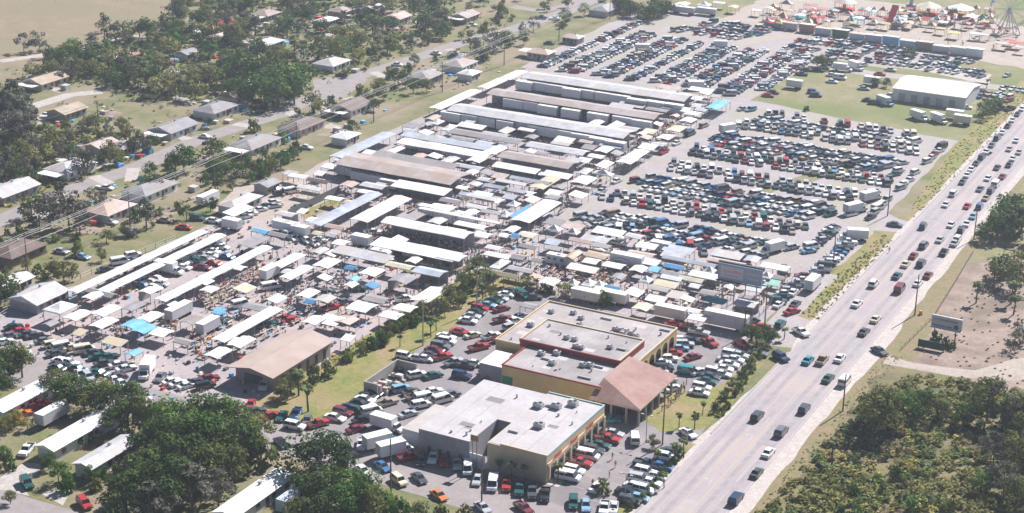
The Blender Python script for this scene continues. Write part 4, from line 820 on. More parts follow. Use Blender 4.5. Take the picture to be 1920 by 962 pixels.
# annex and green door
aslab(mall, 'annex_wall', -170.5, -163.35, 311.5, 319.5, 0, 3.7, wall('grey')); aslab(mall, 'annex_roof', -170.6, -163.32, 311.4, 319.6, 3.703, 3.8, roof('white'))
aslab(mall, 'green_door', -163.0, -160.4, 308.52, 308.59, .05, 3.4, P('green door', (.02, .22, .12), .6))
aslab(mall, 'arched_doorway', -140.4, -139.3, 308.5, 308.59, .05, 2.6, P('brown door', (.12, .06, .05), .7))
for x, y in [(-168, 343), (-163, 345), (-158.5, 339), (-150, 341), (-148.5, 341), (-147, 341), (-145.5, 340.5), (-144, 339.6), (-160, 343)]: aac(mall, x, y, 5.3, .8)
for x, y in [(-168.5, 333), (-147, 333-6+12), (-141.5, 336.5)]: aac(mall, x, y, 5.3, .9)
for x, y in [(-156, 327), (-154, 327), (-145, 327), (-152, 323.5), (-150.6, 323.4)]: aac(mall, x, y, 6.98, .8)
for x, y in [(-158, 318), (-153.5, 314.5), (-147, 317), (-145.5, 317.6), (-155, 320)]: aac(mall, x, y, 5.88, .9)
def roof_bits(root, x0, x1, y0, y1, z, n, seed, seam):
    r = random.Random(seed); l_ = root.location; q = MB(); x = x0+seam
    while x < x1-.5: q.box(x-.04-l_.x, x+.04-l_.x, y0-l_.y, y1-l_.y, z, z+.02); x += seam
    q.build('roof_seams', P('roof seam bitumen', (.30, .28, .28), .8), root)
    for k in range(n):
        x, y = r.uniform(x0+1, x1-1), r.uniform(y0+1, y1-1); q = MB(); t = r.random()
        if t < .5: q.cyl((x-l_.x, y-l_.y, z), (x-l_.x, y-l_.y, z+r.uniform(.4, .9)), r.uniform(.12, .3), n=8); q.build('vent_pipe', m_ac, root)
        elif t < .75: w_ = r.uniform(1.5, 4); q.box(x-w_/2-l_.x, x+w_/2-l_.x, y-.15-l_.y, y+.15-l_.y, z+.1, z+.45); q.build('duct', m_ac, root)
        else: w_ = r.uniform(.6, 2); q.box(x-w_-l_.x, x+w_-l_.x, y-w_*.6-l_.y, y+w_*.6-l_.y, z+.004, z+.014); q.build('roof_patch', P('pale roof patch', (.5, .46, .45), .9) if r.random() < .5 else P('dark roof patch', (.24, .22, .22), .9), root)
roof_bits(mall, -171, -166, 322, 348, 5.3, 6, 1, 6); roof_bits(mall, -165, -138.5, 336, 348, 5.3, 9, 2, 4.5); roof_bits(mall, -164.5, -140.6, 322, 334, 6.98, 9, 3, 4.5); roof_bits(mall, -162.5, -140.5, 309.5, 320.5, 5.88, 9, 4, 4.5)
q = MB(); q.box(-2.9, -.9, -16.5, -14.5, 5.884, 5.9); q.build('roof_patch', P('pale roof patch', (.55, .5, .49), .9), mall)
tag(mall, 'ochre strip mall with red fascia and terracotta corner roof', 'shopping building')
SOLID.append((-172, -128, 306, 350))
shop = empty('shop_building', (-150, 286, 0))
aslab(shop, 'wall', -163, -151, 272, 300, 0, 5.6, wall('grey')); aslab(shop, 'wall', -150.95, -147.55, 284, 300, 0, 5.6, wall('grey')); aslab(shop, 'front_wall', -147.5, -134, 273.2, 300.6, 0, 5.9, m_bw)
aslab(shop, 'roof', -163.05, -151, 271.95, 300.05, 5.603, 5.75, m_rfw); aslab(shop, 'roof', -150.997, -147.45, 283.95, 300.05, 5.603, 5.75, m_rfw); aslab(shop, 'front_roof', -147.3, -134.3, 273.5, 300.3, 5.903, 5.95, m_rfw)
apar(shop, -147.4, -134.0+.05, 273.1, 300.7, 5.9, .35, P('pale teal coping', (.40, .50, .50), .6), .3, 'E', 'coping'); apar(shop, -144.5, -133.95, 273.1, 300.7, 5.9, .5, m_bw, .3, 'S', 'parapet'); apar(shop, -147.4, -133.95, 273.1, 300.75, 5.9, .3, P('pale teal coping', (.40, .50, .50), .6), .3, 'N', 'coping')
l = shop.location
roof_bits(shop, -162.8, -151.2, 272.5, 299.5, 5.75, 9, 5, 3.8); roof_bits(shop, -147, -134.6, 274, 300, 5.95, 8, 6, 4.1)
for k in range(8):
    y = 275+k*3.25; q = MB(); q.box(-133.99-l.x, -133.93-l.x, y-l.y, y+2.2-l.y, .3, 2.7); q.build('shop_window', m_glass, shop)
aslab(shop, 'fascia_band', -133.99, -133.75, 273.6, 300.2, 3.6, 4.3, P('pale orange fascia', (.62, .42, .26), .7))
for k in range(9): aslab(shop, 'pilaster', -133.99, -133.7, 274.1+k*3.25, 274.7+k*3.25, 0, 3.59, m_cap)
q = MB(); rr = random.Random(3)
for s0 in (276, 283.5, 291):
    y = s0
    for k in range(7):
        h = rr.choice((.45, .6, .6)); q.box(-133.74-l.x, -133.68-l.x, y-l.y, y+.34-l.y, 4.45, 4.45+h); y += .52
q.build('sign_letters', P('red sign letters', (.55, .05, .05), .6), shop)
for x, y in [(-146, 293), (-142.5, 294.5), (-140, 297.5), (-141.5, 284.5)]: aac(shop, x, y, 5.95, 1.15)
aslab(shop, 'gate_wall', -151, -147.5, 272.1, 272.3, 0, 3.2, wall('white')); aslab(shop, 'annex_wall', -168.5, -163.1, 274.5, 288, 0, 3.3, wall('silver')); aslab(shop, 'annex_roof', -168.6, -163.08, 274.4, 288.1, 3.303, 3.4, mat('annex roof', (.50, .46, .44), .9, (.42, .38, .37), .4, 5))
for x in (-158, -160.5, -156, -153): q = MB(); q.box(x-.4-l.x, x+.5-l.x, 271.93-l.y, 271.99-l.y, 0, 2.3); q.build('back_door', P('dark metal door', (.10, .11, .13), .6), shop)
q = MB()
q.cyl((-149.9-l.x, 271.3-l.y, 0), (-149.9-l.x, 271.3-l.y, 7.6), .1, n=6); q.cyl((-148.9-l.x, 271.3-l.y, 0), (-148.9-l.x, 271.3-l.y, 7.6), .1, n=6); so_ = q.build('sign_pole', m_post, shop)
aslab(shop, 'roof_sign', -150.3, -148.5, 271.15, 271.29, 6.6, 7.9, P('brown sign board', (.38, .22, .14), .7))
tag(shop, 'white-roofed beige shop building with notch in its roof and glass front', 'shopping building')
SOLID.append((-169, -133, 271, 302))
# terracotta hall
hall = empty('market_hall', (-212, 293, 0))
q = MB(); q.box(-5.4, 5.4, -10.6, 11.6, 0, 3.9); q.add([(-5.4, -10.6, 3.9), (5.4, -10.6, 3.9), (0, -10.6, 4.9)], [(0, 1, 2)]); q.add([(-5.4, 11.6, 3.9), (5.4, 11.6, 3.9), (0, 11.6, 4.9)], [(2, 1, 0)]); q.build('wall', mat('pale hall wall', (.40, .36, .35), .9, (.34, .30, .29), .5, 5), hall)
q = MB()
for sg in (-1, 1): q.add([(0, -12.6, 5.1), (0, 12.4, 5.1), (sg*6.3, 12.4, 3.95), (sg*6.3, -12.6, 3.95), (0, -12.6, 4.95), (0, 12.4, 4.95), (sg*6.3, 12.4, 3.8), (sg*6.3, -12.6, 3.8)], [(0, 1, 2, 3), (7, 6, 5, 4), (3, 2, 6, 7), (0, 3, 7, 4), (1, 5, 6, 2)])
q.build('roof', mat('pale terracotta roofing', (.44, .34, .30), .85, (.40, .305, .265), .4, 6, col3=(.46, .365, .33), scale3=.15), hall)
for k in range(6): q = MB(); q.box(5.41, 5.46, -8.5+k*3.4, -7.3+k*3.4, .2, 2.6); q.build('door', P('brown door', (.12, .06, .05), .7), hall)
q = MB(); q.box(-3, 2, -10.66, -10.61, .4, 2.6); q.build('roller_door', P('dark metal door', (.10, .11, .13), .6), hall)
tag(hall, 'low hall with pale terracotta gable roof at the lower market end', 'hall'); SOLID.append((-219, -205, 280, 306))
# walled pen
pen = empty('walled_pen', (-188.5, 298, 0)); q = MB(); q.box(-.15, .15, -7.0, 7.2, 0, 3); q.box(.15, 5.2, 6.9, 7.2, 0, 3); q.box(.15, 3.4, -7.0, -6.7, 0, 3); q.build('block_wall', m_con, pen)
q = MB(); rr = random.Random(5)
for k in range(40):
    x, y, s = rr.uniform(.5, 4.6), rr.uniform(-6, 6.4), rr.uniform(.3, .8); q.box(x-s, x+s, y-s*.7, y+s*.7, 0, rr.uniform(.3, 1.5), rr.randrange(4))
q.build('stored_junk', [wall('white'), wall('pinkish'), m_dark, wall('tan')], pen); tag(pen, 'concrete-walled pen full of junk beside the grass strip', 'wall enclosure')
SOLID.append((-189, -183, 291, 306))
# white metal building on the pasture
mb_ = empty('metal_building', (-144.5, 613, 0)); q = MB(); q.box(-13.3, 13.3, -11, 11, 0, 4.6); q.build('wall', wall('silver'), mb_)
q = MB()
for sg in (-1, 1): q.add([(-13.6, sg*11.3, 4.55), (13.6, sg*11.3, 4.55), (13.6, 0, 6.0), (-13.6, 0, 6.0), (-13.6, sg*11.3, 4.4), (13.6, sg*11.3, 4.4), (13.6, 0, 5.85), (-13.6, 0, 5.85)], [(0, 1, 2, 3), (7, 6, 5, 4), (0, 4, 5, 1), (1, 5, 6, 2), (3, 7, 4, 0)])
q.add([(-13.3, -11, 4.4), (-13.3, 11, 4.4), (-13.3, 0, 5.8)], [(0, 1, 2)]); q.add([(13.3, -11, 4.4), (13.3, 11, 4.4), (13.3, 0, 5.8)], [(2, 1, 0)])
q.build('roof', roof('white', 'X'), mb_)
for k in range(4): q = MB(); q.add([(-10+k*6.2, 2, 5.80), (-8+k*6.2, 2, 5.80), (-8+k*6.2, 3.2, 5.65), (-10+k*6.2, 3.2, 5.65)], [(0, 1, 2, 3)]); o = q.build('skylight', P('skylight', (.35, .33, .33), .5), mb_)
for k in range(5): q = MB(); q.box(-11+k*4.6, -8.6+k*4.6, -11.06, -11.01, 0, 3); q.build('roller_door', wall('grey'), mb_)
tag(mb_, 'big white-roofed metal building on the pasture', 'metal building'); SOLID.append((-159, -130, 601, 625))
# ------------------------------------------------------------------ houses
HP = []
def house(px, py, L, W, ax, rc_, wc, label, z=3.2, hip=True, roofz=2.7, porch=False, name='house', cat='house'):
    x, y = G(px, py, z); root = empty(name, (x, y, 0), R(90) if ax == 'Y' else 0)
    HP.append((x, y, max(L, W)/2)); e = .55; h = roofz; rise = W*.17
    q = MB(); q.box(-L/2, L/2, -W/2, W/2, 0, h); q.build('wall', wall(wc), root)
    q = MB(); rx = L/2-W*.42 if hip else L/2+e; A, B = L/2+e, W/2+e
    q.add([(-A, -B, h-.05), (A, -B, h-.05), (A, B, h-.05), (-A, B, h-.05), (-rx, 0, h+rise), (rx, 0, h+rise)], [(0, 1, 5, 4), (1, 2, 5), (2, 3, 4, 5), (3, 0, 4), (3, 2, 1, 0)])
    ro = q.build('roof', roof(rc_, ax), root)
    q = MB(); q.box(L*.1, L*.1+.5, .3, .9, h+.3, h+rise+.5); q.build('vent_pipe', m_ac, ro)
    for sy in (-1, 1):
        for u in (-.36, -.12, .14, .36):
            q = MB(); q.box(L*u-.6, L*u+.6, sy*W/2+(-.05 if sy < 0 else .002), sy*W/2+(.05 if sy > 0 else -.002), 1.0, 2.1); q.build('window', m_glass, root)
    q = MB(); q.box(L*.0+.1, L*.0+1.1, -W/2-.06, -W/2-.002, .05, 2.1); q.build('door', P('brown door', (.12, .06, .05), .7), root)
    if porch: q = MB(); q.box(-L/2-4.5, -L/2-.01, -W/2+.4, W/2-.6, 2.35, 2.5); q.build('carport', roof('white', ax), root)
    tag(root, label, cat, 'houses of the leafy neighbourhood' if cat == 'house' else None)
    SOLID.append((x-L/2, x+L/2, y-L/2, y+L/2))
H_ = [(85, 145, 14, 9, 'Y', 'tan', 'pinkish', 'tan-roofed house at the dry field edge with pale drive'), (125, 202, 11, 8, 'Y', 'tan', 'grey', 'low tan-roofed house below the big tan-roofed one'),
      (240, 97, 9, 8, 'Y', 'terracotta', 'pinkish', 'small pink-roofed house wrapped in dark trees'), (432, 38, 10, 7, 'Y', 'red', 'pinkish', 'bright red-roofed house near the top'),
      (388, 50, 7, 6, 'Y', 'orange', 'tan', 'small orange-roofed house left of the red roof'), (322, 131, 7, 6, 'Y', 'grey', 'silver', 'small grey-roofed house among dense trees'),
      (132, 307, 13, 9, 'Y', 'silver', 'white', 'pale grey-roofed house at left below the scrubby trees'), (325, 234, 14, 9, 'Y', 'grey', 'silver', 'dark grey-roofed house left of the street drive'),
      (405, 198, 14, 9, 'Y', 'grey', 'silver', 'long grey-roofed house just above the side drive'), (478, 262, 16, 9, 'Y', 'grey', 'white', 'grey-roofed house with white walls beside the power lines'),
      (18, 350, 15, 9, 'Y', 'silver', 'grey', 'grey-roofed house cut by the left picture edge'), (280, 347, 15, 9, 'Y', 'grey', 'white', 'grey-roofed white house with a bushy tree in front'),
      (205, 385, 12, 9, 'Y', 'pinkish', 'silver', 'pale-roofed house beside the white car'), (230, 268, 8, 7, 'Y', 'rust', 'pinkish', 'rusty-roofed hut behind a spreading tree'),
      (190, 266, 9, 6, 'Y', 'pinkish', 'pinkish', 'pale pink roof left of the rusty hut'), (500, 22, 10, 8, 'Y', 'rust', 'grey', 'pinkish tan roof in the upper trees'),
      (500, 76, 13, 8, 'Y', 'silver', 'grey', 'pale grey long roof above the dark green grove'), (622, 113, 12, 9, 'Y', 'silver', 'white', 'pale roof above the wide street apron'),
      (657, 194, 13, 9, 'Y', 'darkbrown', 'white', 'dark brown-roofed white house beside the green strip'), (565, 228, 15, 9, 'Y', 'darkbrown', 'pinkish', 'brown-roofed house right beside the street bend'),
      (797, 137, 12, 9, 'Y', 'grey', 'grey', 'grey-brown roof hidden by bushes near the street'), (862, 115, 12, 9, 'Y', 'rust', 'white', 'brown-roofed white house near the far power lines'),
      (872, 25, 11, 8, 'Y', 'rust', 'tan', 'brown roof close to the top middle'), (640, 16, 9, 8, 'Y', 'rust', 'tan', 'small rusty roof among the top trees'),
      (612, 34, 9, 6, 'Y', 'white', 'white', 'white roof among the top trees'), (745, 28, 10, 8, 'Y', 'pinkish', 'silver', 'pinkish roof behind the yellow-green tree'),
      (1135, 12, 15, 9, 'Y', 'grey', 'silver', 'grey roof left of the dark hedge at the top'), (1075, 66, 7, 6, 'X', 'pinkish', 'grey', 'small shack at the corner of the north car park'),
      (1015, 94, 9, 7, 'X', 'pinkish', 'pinkish', 'pinkish shack on the green strip'), (445, 172, 12, 8, 'Y', 'darkbrown', 'pinkish', 'dark-roofed house below the dense green grove'),
      (30, 462, 13, 9, 'Y', 'darkbrown', 'darkbrown', 'dark brown house at the left edge by the wires'), (880, 133, 7, 6, 'Y', 'white', 'white', 'little white garage near the brown-roofed white house'),
      (450, 372, 13, 6, 'Y', 'silver', 'silver', 'white-roofed workshop left of the dirt yard'), (500, 340, 6, 5, 'Y', 'grey', 'grey', 'small grey shed by the green bank'),
      (72, 548, 11, 9, 'Y', 'silver', 'grey', 'pale grey blocky building above the big white tent'), (24, 522, 9, 5, 'Y', 'white', 'white', 'white-roofed hut at the left edge above the tent'),
      (410, 66, 8, 7, 'Y', 'pinkish', 'white', 'pale roof below the red-roofed house'), (350, 95, 7, 6, 'Y', 'grey', 'white', 'tiny grey roof inside the dense wood'),
      (700, 12, 8, 7, 'Y', 'silver', 'tan', 'silver roof at the very top of the wood'), (648, 250, 8, 6, 'Y', 'white', 'white', 'white-roofed shed beside the wires and hedge')]
for h in H_: house(*h[:8], hip=rnd.random() < .55, porch=rnd.random() < .3)
for px, py, L, c, l in [(38, 742, 15, 'white', 'white mobile home at the left edge'), (148, 803, 20, 'white', 'longest white mobile home among lawns'), (200, 846, 14, 'silver', 'weathered grey mobile home with rusty roof streaks'), (480, 922, 20, 'white', 'bright white mobile home at the lower edge')]:
    house(px, py, L, 4.4, 'Y', c, 'silver', l, z=3, hip=False, roofz=2.9, name='mobile_home', cat='mobile home')
# ------------------------------------------------------------------ billboards, poles, lamps, fences
def board_text(root, txt, x, z, size, m, y, ext=.01):
    c = bpy.data.curves.new('lettering', 'FONT'); c.body = txt; c.size = size; c.extrude = ext; c.align_x = 'CENTER'; c.align_y = 'CENTER'
    o = bpy.data.objects.new('lettering', c); COL.objects.link(o); bpy.context.view_layer.update()
    dg = bpy.context.evaluated_depsgraph_get(); me = bpy.data.meshes.new_from_object(o.evaluated_get(dg)); bpy.data.objects.remove(o)
    me.materials.clear(); me.materials.append(m)
    q = link('lettering', me, root, (x, y, z)); q.rotation_euler = (R(90), 0, 0); return q
bb = empty('billboard', (*G(1384, 572), 0)); q = MB(); q.box(-5.9, 5.9, -.25, .25, 6.2, 10.6); q.build('panel', P('blue-grey billboard face', (.27, .33, .42), .6, col2=(.24, .30, .39), scale=.6), bb)
q = MB(); q.box(-5.2, .9, -.29, -.255, 6.9, 10.0); q.build('poster', P('pale lilac poster', (.44, .43, .50), .6), bb)
q = MB(); q.box(-6.1, 6.1, .3, 1.1, 10.2, 10.9); q.box(-6.2, 6.2, -1.0, -.3, 6.05, 6.15); q.build('catwalk', P('dark steel', (.06, .08, .11), .6), bb)
rr = random.Random(9)
def scrawl(root, x0, x1, z, h, m, y):
    q = MB(); x = x0
    while x < x1: wd = rr.uniform(.2, .5); q.box(x, x+wd*.6, y-.02, y, z, z+h*rr.uniform(.5, 1)); x += wd
    return q.build('lettering', m, root)
scrawl(bb, -4.6, .4, 8.4, .8, P('faded pink lettering', (.55, .22, .25), .6), -.30); scrawl(bb, -4.2, -.6, 7.5, .5, P('faded pink lettering', (.55, .22, .25), .6), -.30)
scrawl(bb, 1.5, 5.2, 8.8, .6, P('pale yellow lettering', (.50, .50, .28), .6), -.26); scrawl(bb, 1.7, 5.0, 7.5, .5, P('pale yellow lettering', (.50, .50, .28), .6), -.26)
for x in (-4.5, -1.5, 1.5, 4.5): q = MB(); q.box(x-.12, x+.12, .26, .5, 0, 10.2); q.build('post', m_post, bb)
tag(bb, 'large blue-grey billboard with faded pink lettering above the stalls', 'billboard')
b2 = empty('billboard', (*G(1772, 637), 0), R(-2)); q = MB(); q.box(-4.6, 4.6, -.2, .2, 3.6, 6.9); q.build('panel', P('white billboard face', (.52, .52, .50), .6, col2=(.46, .46, .44), scale=.8), b2)
q = MB(); x = -3.6
for wd in (.5, 0, .5, .45, .5, .5, .3, .5, .55, .5, .5, .45):
    if wd:
        q.box(x, x+.09, -.24, -.203, 5.7, 6.35); q.box(x+wd-.09, x+wd, -.24, -.203, 5.7, 6.35); q.box(x+.095, x+wd-.095, -.24, -.203, 6.26, 6.35)
    x += (wd or .3)+.12
q.build('lettering', m_dark, b2); q = MB(); q.box(-4.3, 1.6, -.24, -.203, 4.1, 4.35); q.cyl((2.9, -.25, 4.6), (2.9, -.203, 4.6), .75, n=16); q.build('lettering', P('dark blue print', (.10, .12, .20), .6), b2)
q = MB(); q.box(-4.7, 4.7, -1.0, .25, 3.42, 3.55); q.box(-4.62, 4.62, -.15, .28, 6.9, 7.3); q.build('trim', wall('white'), b2)
for x in (-3.4, 2.9): q = MB(); q.box(x-.15, x+.15, -.1, .15, 0, 3.42); q.build('post', m_wood, b2)
b2.scale = (.82, .82, .82); tag(b2, 'white billboard with dark lettering on two posts in cleared plot', 'billboard')
sg = empty('banner', (*G(1808, 628), 0)); 
q = MB(); q.box(-3.2, 3.2, -.05, .05, .3, 2.2); q.build('panel', P('dark green hoarding', (.02, .07, .07), .7), sg)
for x in (-3, 3): q = MB(); q.box(x-.08, x+.08, .06, .2, 0, 2.3); q.build('post', m_wood, sg)
sg.location = (*G(1745, 656), 0); tag(sg, 'low dark green hoarding below the white billboard', 'hoarding')
def upole(px, py, h, label, arm=True, wood=True, name='utility_pole', xy=None):
    x, y = xy or G(px, py); root = empty(name, (x, y, 0)); q = MB(); q.cyl((0, 0, 0), (0, 0, h), .19, .12, n=8); q.build('pole', m_wood if wood else m_con, root)
    if arm: q = MB(); q.box(-1.2, 1.2, -.06, .06, h-.9, h-.75); q.build('crossarm', m_wood, root); 
    if arm:
        for u in (-1.1, 0.02, 1.1): q = MB(); q.cyl((u, 0, h-.75), (u, 0, h-.5), .06, n=6); q.build('insulator', m_ac, root)
    tag(root, label, 'utility pole', 'utility poles'); return (x, y)
PL = []
for k, yy in enumerate([228, 268, 309, 350, 389, 432, 478, 525, 572, 620, 670, 720]):
    xx = -304.2+(.6 if yy > 560 else 0); upole(0, 0, 11.5, 'wooden utility pole in the power line along the market', xy=(xx, yy)); PL.append((xx, yy))
m_wire = P('aluminium wire', (.33, .33, .34), .5)
q = MB()
for dx, dz in ((-1.1, 11.0), (0, 11.1), (1.1, 11.0), (.2, 8.6)):
    for (xa, ya), (xb, yb) in zip(PL, PL[1:]):
        n = 8
        for k in range(n):
            f = lambda t: (xa+(xb-xa)*t+dx, ya+(yb-ya)*t, dz-3.6*t*(1-t)*.35)
            q.cyl(f(k/n), f((k+1)/n), .055, n=4)
o = q.build('power_line', m_wire); tag(o, 'four sagging power wires running beside the market', 'power line')
PB = []
for px, py in [(-40, 295), (185, 225), (330, 172), (480, 110)]: PB.append(G(px, py+14))
for p in PB: upole(0, 0, 9, 'wooden pole of the thin line among the houses', xy=p)
q = MB()
for (xa, ya), (xb, yb) in zip(PB, PB[1:]):
    for k in range(8):
        f = lambda t: (xa+(xb-xa)*t, ya+(yb-ya)*t, 8.8-2.4*t*(1-t)); q.cyl(f(k/8), f((k+1)/8), .06, n=4)
o = q.build('power_line', m_dark); tag(o, 'single dark wire crossing the leafy neighbourhood', 'power line')
for px, py, h, l in [(1242, 834, 11.7, 'tall thin pole in the shop car park'), (1580, 771, 9, 'pole with a long shadow on the highway verge'), (1715, 591, 11, 'pole beside the small orange sign'), (1826, 449, 10, 'pole on the right verge near the pine grove'),
                     (1562, 497, 9, 'pole in the gravel car park near the entrance'), (1664, 405, 11, 'pole among cars by the roadside grass'), (894, 583, 12, 'pale pole beside the planted bank'), (793, 648, 11, 'pale pole on the grass strip'),
                     (733, 925, 12, 'pole behind the white-roofed building'), (1433, 618, 10, 'pole beside the round tree at the entrance'), (903, 952, 11, 'pole at the lower edge among the pickups'), (1395, 960-330, 9, 'pole at the fence by the big trailer'), (455, 330, 8, 'short pole by the dirt yard'), (1788, 62, 9, 'pole in the fairground')]:
    pale = 'pale' in l; upole(px, py, h, l, arm=False, wood=not pale)
def lamp(px, py, h, label):
    root = empty('lamp_post', (*G(px, py), 0)); q = MB(); q.cyl((0, 0, 0), (0, 0, h), .1, .07, n=6); q.cyl((-.9, 0, h), (.9, 0, h), .05, n=4); q.build('pole', m_post, root)
    for s_ in (-1, 1): q = MB(); q.box(s_*1.1-.3, s_*1.1+.3, -.15, .15, h-.08, h+.08); q.build('lamp_head', m_ac, root)
    tag(root, label, 'lamp post')
lamp(1211, 830, 6.5, 'twin-headed lamp post in front of the terracotta corner')
lamp(1172, 940, 6, 'twin-headed lamp post near the hedge row')
def fence(pts, h, label, m, step=3, px=True, name='fence', rail=True):
    P_ = [G(*p) for p in pts] if px else pts; root = empty(name, (P_[0][0], P_[0][1], 0)); ox, oy = P_[0]; q = MB(); tot = 0
    for (xa, ya), (xb, yb) in zip(P_, P_[1:]):
        d = math.dist((xa, ya), (xb, yb)); n = max(1, int(d/step)); u = Vector((xb-xa, yb-ya)).normalized(); nv = Vector((-u.y, u.x))*.02
        a, b = (xa-ox, ya-oy), (xb-ox, yb-oy)
        if rail:
            for zz in (h-.05, h*.5, .15): q.cyl((*a, zz), (*b, zz), .03, n=4)
        else: q.add([(a[0]-nv.x, a[1]-nv.y, .05), (b[0]-nv.x, b[1]-nv.y, .05), (b[0]-nv.x, b[1]-nv.y, h), (a[0]-nv.x, a[1]-nv.y, h), (a[0]+nv.x, a[1]+nv.y, .05), (b[0]+nv.x, b[1]+nv.y, .05), (b[0]+nv.x, b[1]+nv.y, h), (a[0]+nv.x, a[1]+nv.y, h)], [(0, 1, 2, 3), (7, 6, 5, 4), (3, 2, 6, 7)])
        for k in range(n):
            tot += 1
            if tot < 95: post(root, a[0]+(b[0]-a[0])*k/n, a[1]+(b[1]-a[1])*k/n, h, .05)
    q.build('panel', m, root); tag(root, label, 'fence')
fence([(-207.3, 430), (-206.2, 480), (-204.5, 545)], 1.8, 'wire fence between the market stalls and gravel lane', m_post, 3, px=False)
fence([(-124.3, 360), (-133, 361.5)], 1.2, 'low fence at the market entrance corner', m_post, 2, px=False)
fence([(-127, 365), (-127.5, 388), (-127.5, 412)], 1.8, 'wire fence beside the entrance lane', m_post, 3, px=False)
fence([(540, 408), (636, 362)], 2.4, 'dark board fence behind the dirt yard', P('weathered board fence', (.17, .17, .18), .9), 3, rail=False)
fence([(0, 598), (60, 560), (130, 532), (330, 450)], 1.5, 'thin wire fence left of the first long canopy', m_post, 4)
fence([(-90.5, 376), (-89, 400), (-90.5, 430), (-92, 455)], 1.1, 'broken wooden fence between highway and cleared plot', m_wood, 3, px=False)
# ------------------------------------------------------------------ fairground
gf = 'fairground booths'
FC = ['silver', 'silver', 'terracotta', 'blueish', 'darkgreen', 'blueish', 'blueish', 'sky', 'blueish', 'drab', 'silver', 'white', 'white']
for i, c in enumerate(FC):
    x = 1450+i*31.5; y = 43+i*4.6; X_, Y__ = G(x, y, 2)
    root = empty('fairground_booth', (X_, Y__, 0)); hh = 2.7+(i*37 % 5)*.22; q = MB(); q.box(-3.4+(i % 3)*.2, 3.5, -1.3, 1.3, .5, hh); q.build('body', wall(c), root); q = MB(); q.box(-3.5+(i % 3)*.2, 3.6, -1.4, 1.4, hh+.01, hh+.14); q.build('roof', roof(['white', 'pinkish', 'white', 'cream'][i % 4]), root)
    q = MB(); q.box(-3.3, 3.4, 1.41, 3.2, hh-.3, hh-.2); q.build('awning', roof(['pinkish', 'white', 'red', 'yellow'][i % 4]), root); tag(root, '%s booth in the long row of fairground booths' % c, 'booth', gf)
for px, py, c in [(1258, 16, 'silver'), (1285, 20, 'silver'), (1325, 22, 'silver')]: trailer(px, py, 9, 'X', c, 'long trailer by the trees at the top', group='trailers at the top')
rq = random.Random(8)
for px, py, c, s_ in [(1430+rq.uniform(0, 440), 14+rq.uniform(0, 30), rq.choice(['white', 'white', 'pinkish', 'cream', 'red', 'grey', 'blueish', 'brown', 'pink', 'orange', 'sky', 'grey', 'drab', 'teal', 'darkbrown', 'terracotta', 'yellow']), rq.uniform(1.4, 3)) for _ in range(120)]+[(1280, 6, 'white', 4), (1320, 8, 'white', 4), (1350, 4, 'white', 4), (1375, 12, 'cream', 3), (1450, 12, 'yellow', 3), (1480, 18, 'cream', 3), (1475, 5, 'pinkish', 4), (1520, 8, 'pink', 4), (1545, 15, 'pinkish', 3), (1590, 26, 'pinkish', 4), (1610, 33, 'white', 3), (1640, 32, 'pink', 3), (1655, 42, 'pinkish', 4), (1690, 34, 'white', 4),
                      (1705, 40, 'cream', 3), (1732, 36, 'red', 3), (1746, 46, 'yellow', 3), (1765, 52, 'yellow', 3), (1790, 60, 'yellow', 3.5), (1770, 40, 'white', 3), (1820, 30, 'white', 4), (1852, 50, 'pink', 4), (1872, 52, 'pink', 3), (1830, 62, 'white', 3), (1846, 64, 'white', 3), (1905, 78, 'red', 4), (1880, 80, 'pinkish', 4), (1895, 72, 'pink', 3), (1915, 88, 'white', 3), (1540, 30, 'red', 3), (1420, 18, 'white', 3), (1500, 28, 'white', 3)]:
    x, y = G(px, py, 3); s_ *= .72; s2 = s_*rq.uniform(.5, 1.2); st = rq.choice(['peak', 'gable', 'gable']); canopy(x-s_, x+s_, y-s2, y+s2, 2.8, c, '%s fairground %s behind the booths' % (c, 'tent' if st == 'peak' else 'stall'), 'tent' if st == 'peak' else 'stall', 'fairground_tent' if st == 'peak' else 'fairground_stall', 'fairground tents and stalls', style=st, rise=1.6 if st == 'peak' else .5)
def carousel(px, py, c, l, r=5):
    root = empty('carousel', (*G(px, py), 0)); q = MB(); q.cyl((0, 0, 3.6), (0, 0, 5.6), r, .3, n=16); q.build('roof', roof(c), root); q = MB(); q.cyl((0, 0, 0), (0, 0, .4), r*.9, n=16); q.build('platform', wall('red'), root)
    q = MB(); q.cyl((0, 0, .4), (0, 0, 3.6), .8, n=10); q.build('core', wall('yellow'), root)
    for k in range(8): a = k*math.pi/4; post(root, r*.85*math.cos(a), r*.85*math.sin(a), 3.6, .06)
    tag(root, l, 'ride', 'fairground rides')
carousel(1740, 26, 'cream', 'cream-roofed round ride on the fairground', 5.5); carousel(1583, 18, 'pinkish', 'pinkish-roofed round ride at the top', 5.5); carousel(1800, 30, 'white', 'white ring-shaped ride right of the lone tree', 6)
slide = empty('fun_slide', (*G(1672, 42), 0)); q = MB(); q.add([(-1.5, -4, .3), (1.5, -4, .3), (1.5, 4, 7), (-1.5, 4, 7), (-1.5, -4, 0), (1.5, -4, 0), (1.5, 4, 6.7), (-1.5, 4, 6.7)], [(0, 1, 2, 3), (0, 4, 5, 1), (1, 5, 6, 2), (3, 7, 4, 0), (7, 6, 5, 4)]); q.build('chute', wall('red'), slide)
for x in (-1.4, 1.4): post(slide, x, 3.8, 6.7, .12)
tag(slide, 'bright red slide in the middle of the fairground', 'ride', 'fairground rides')
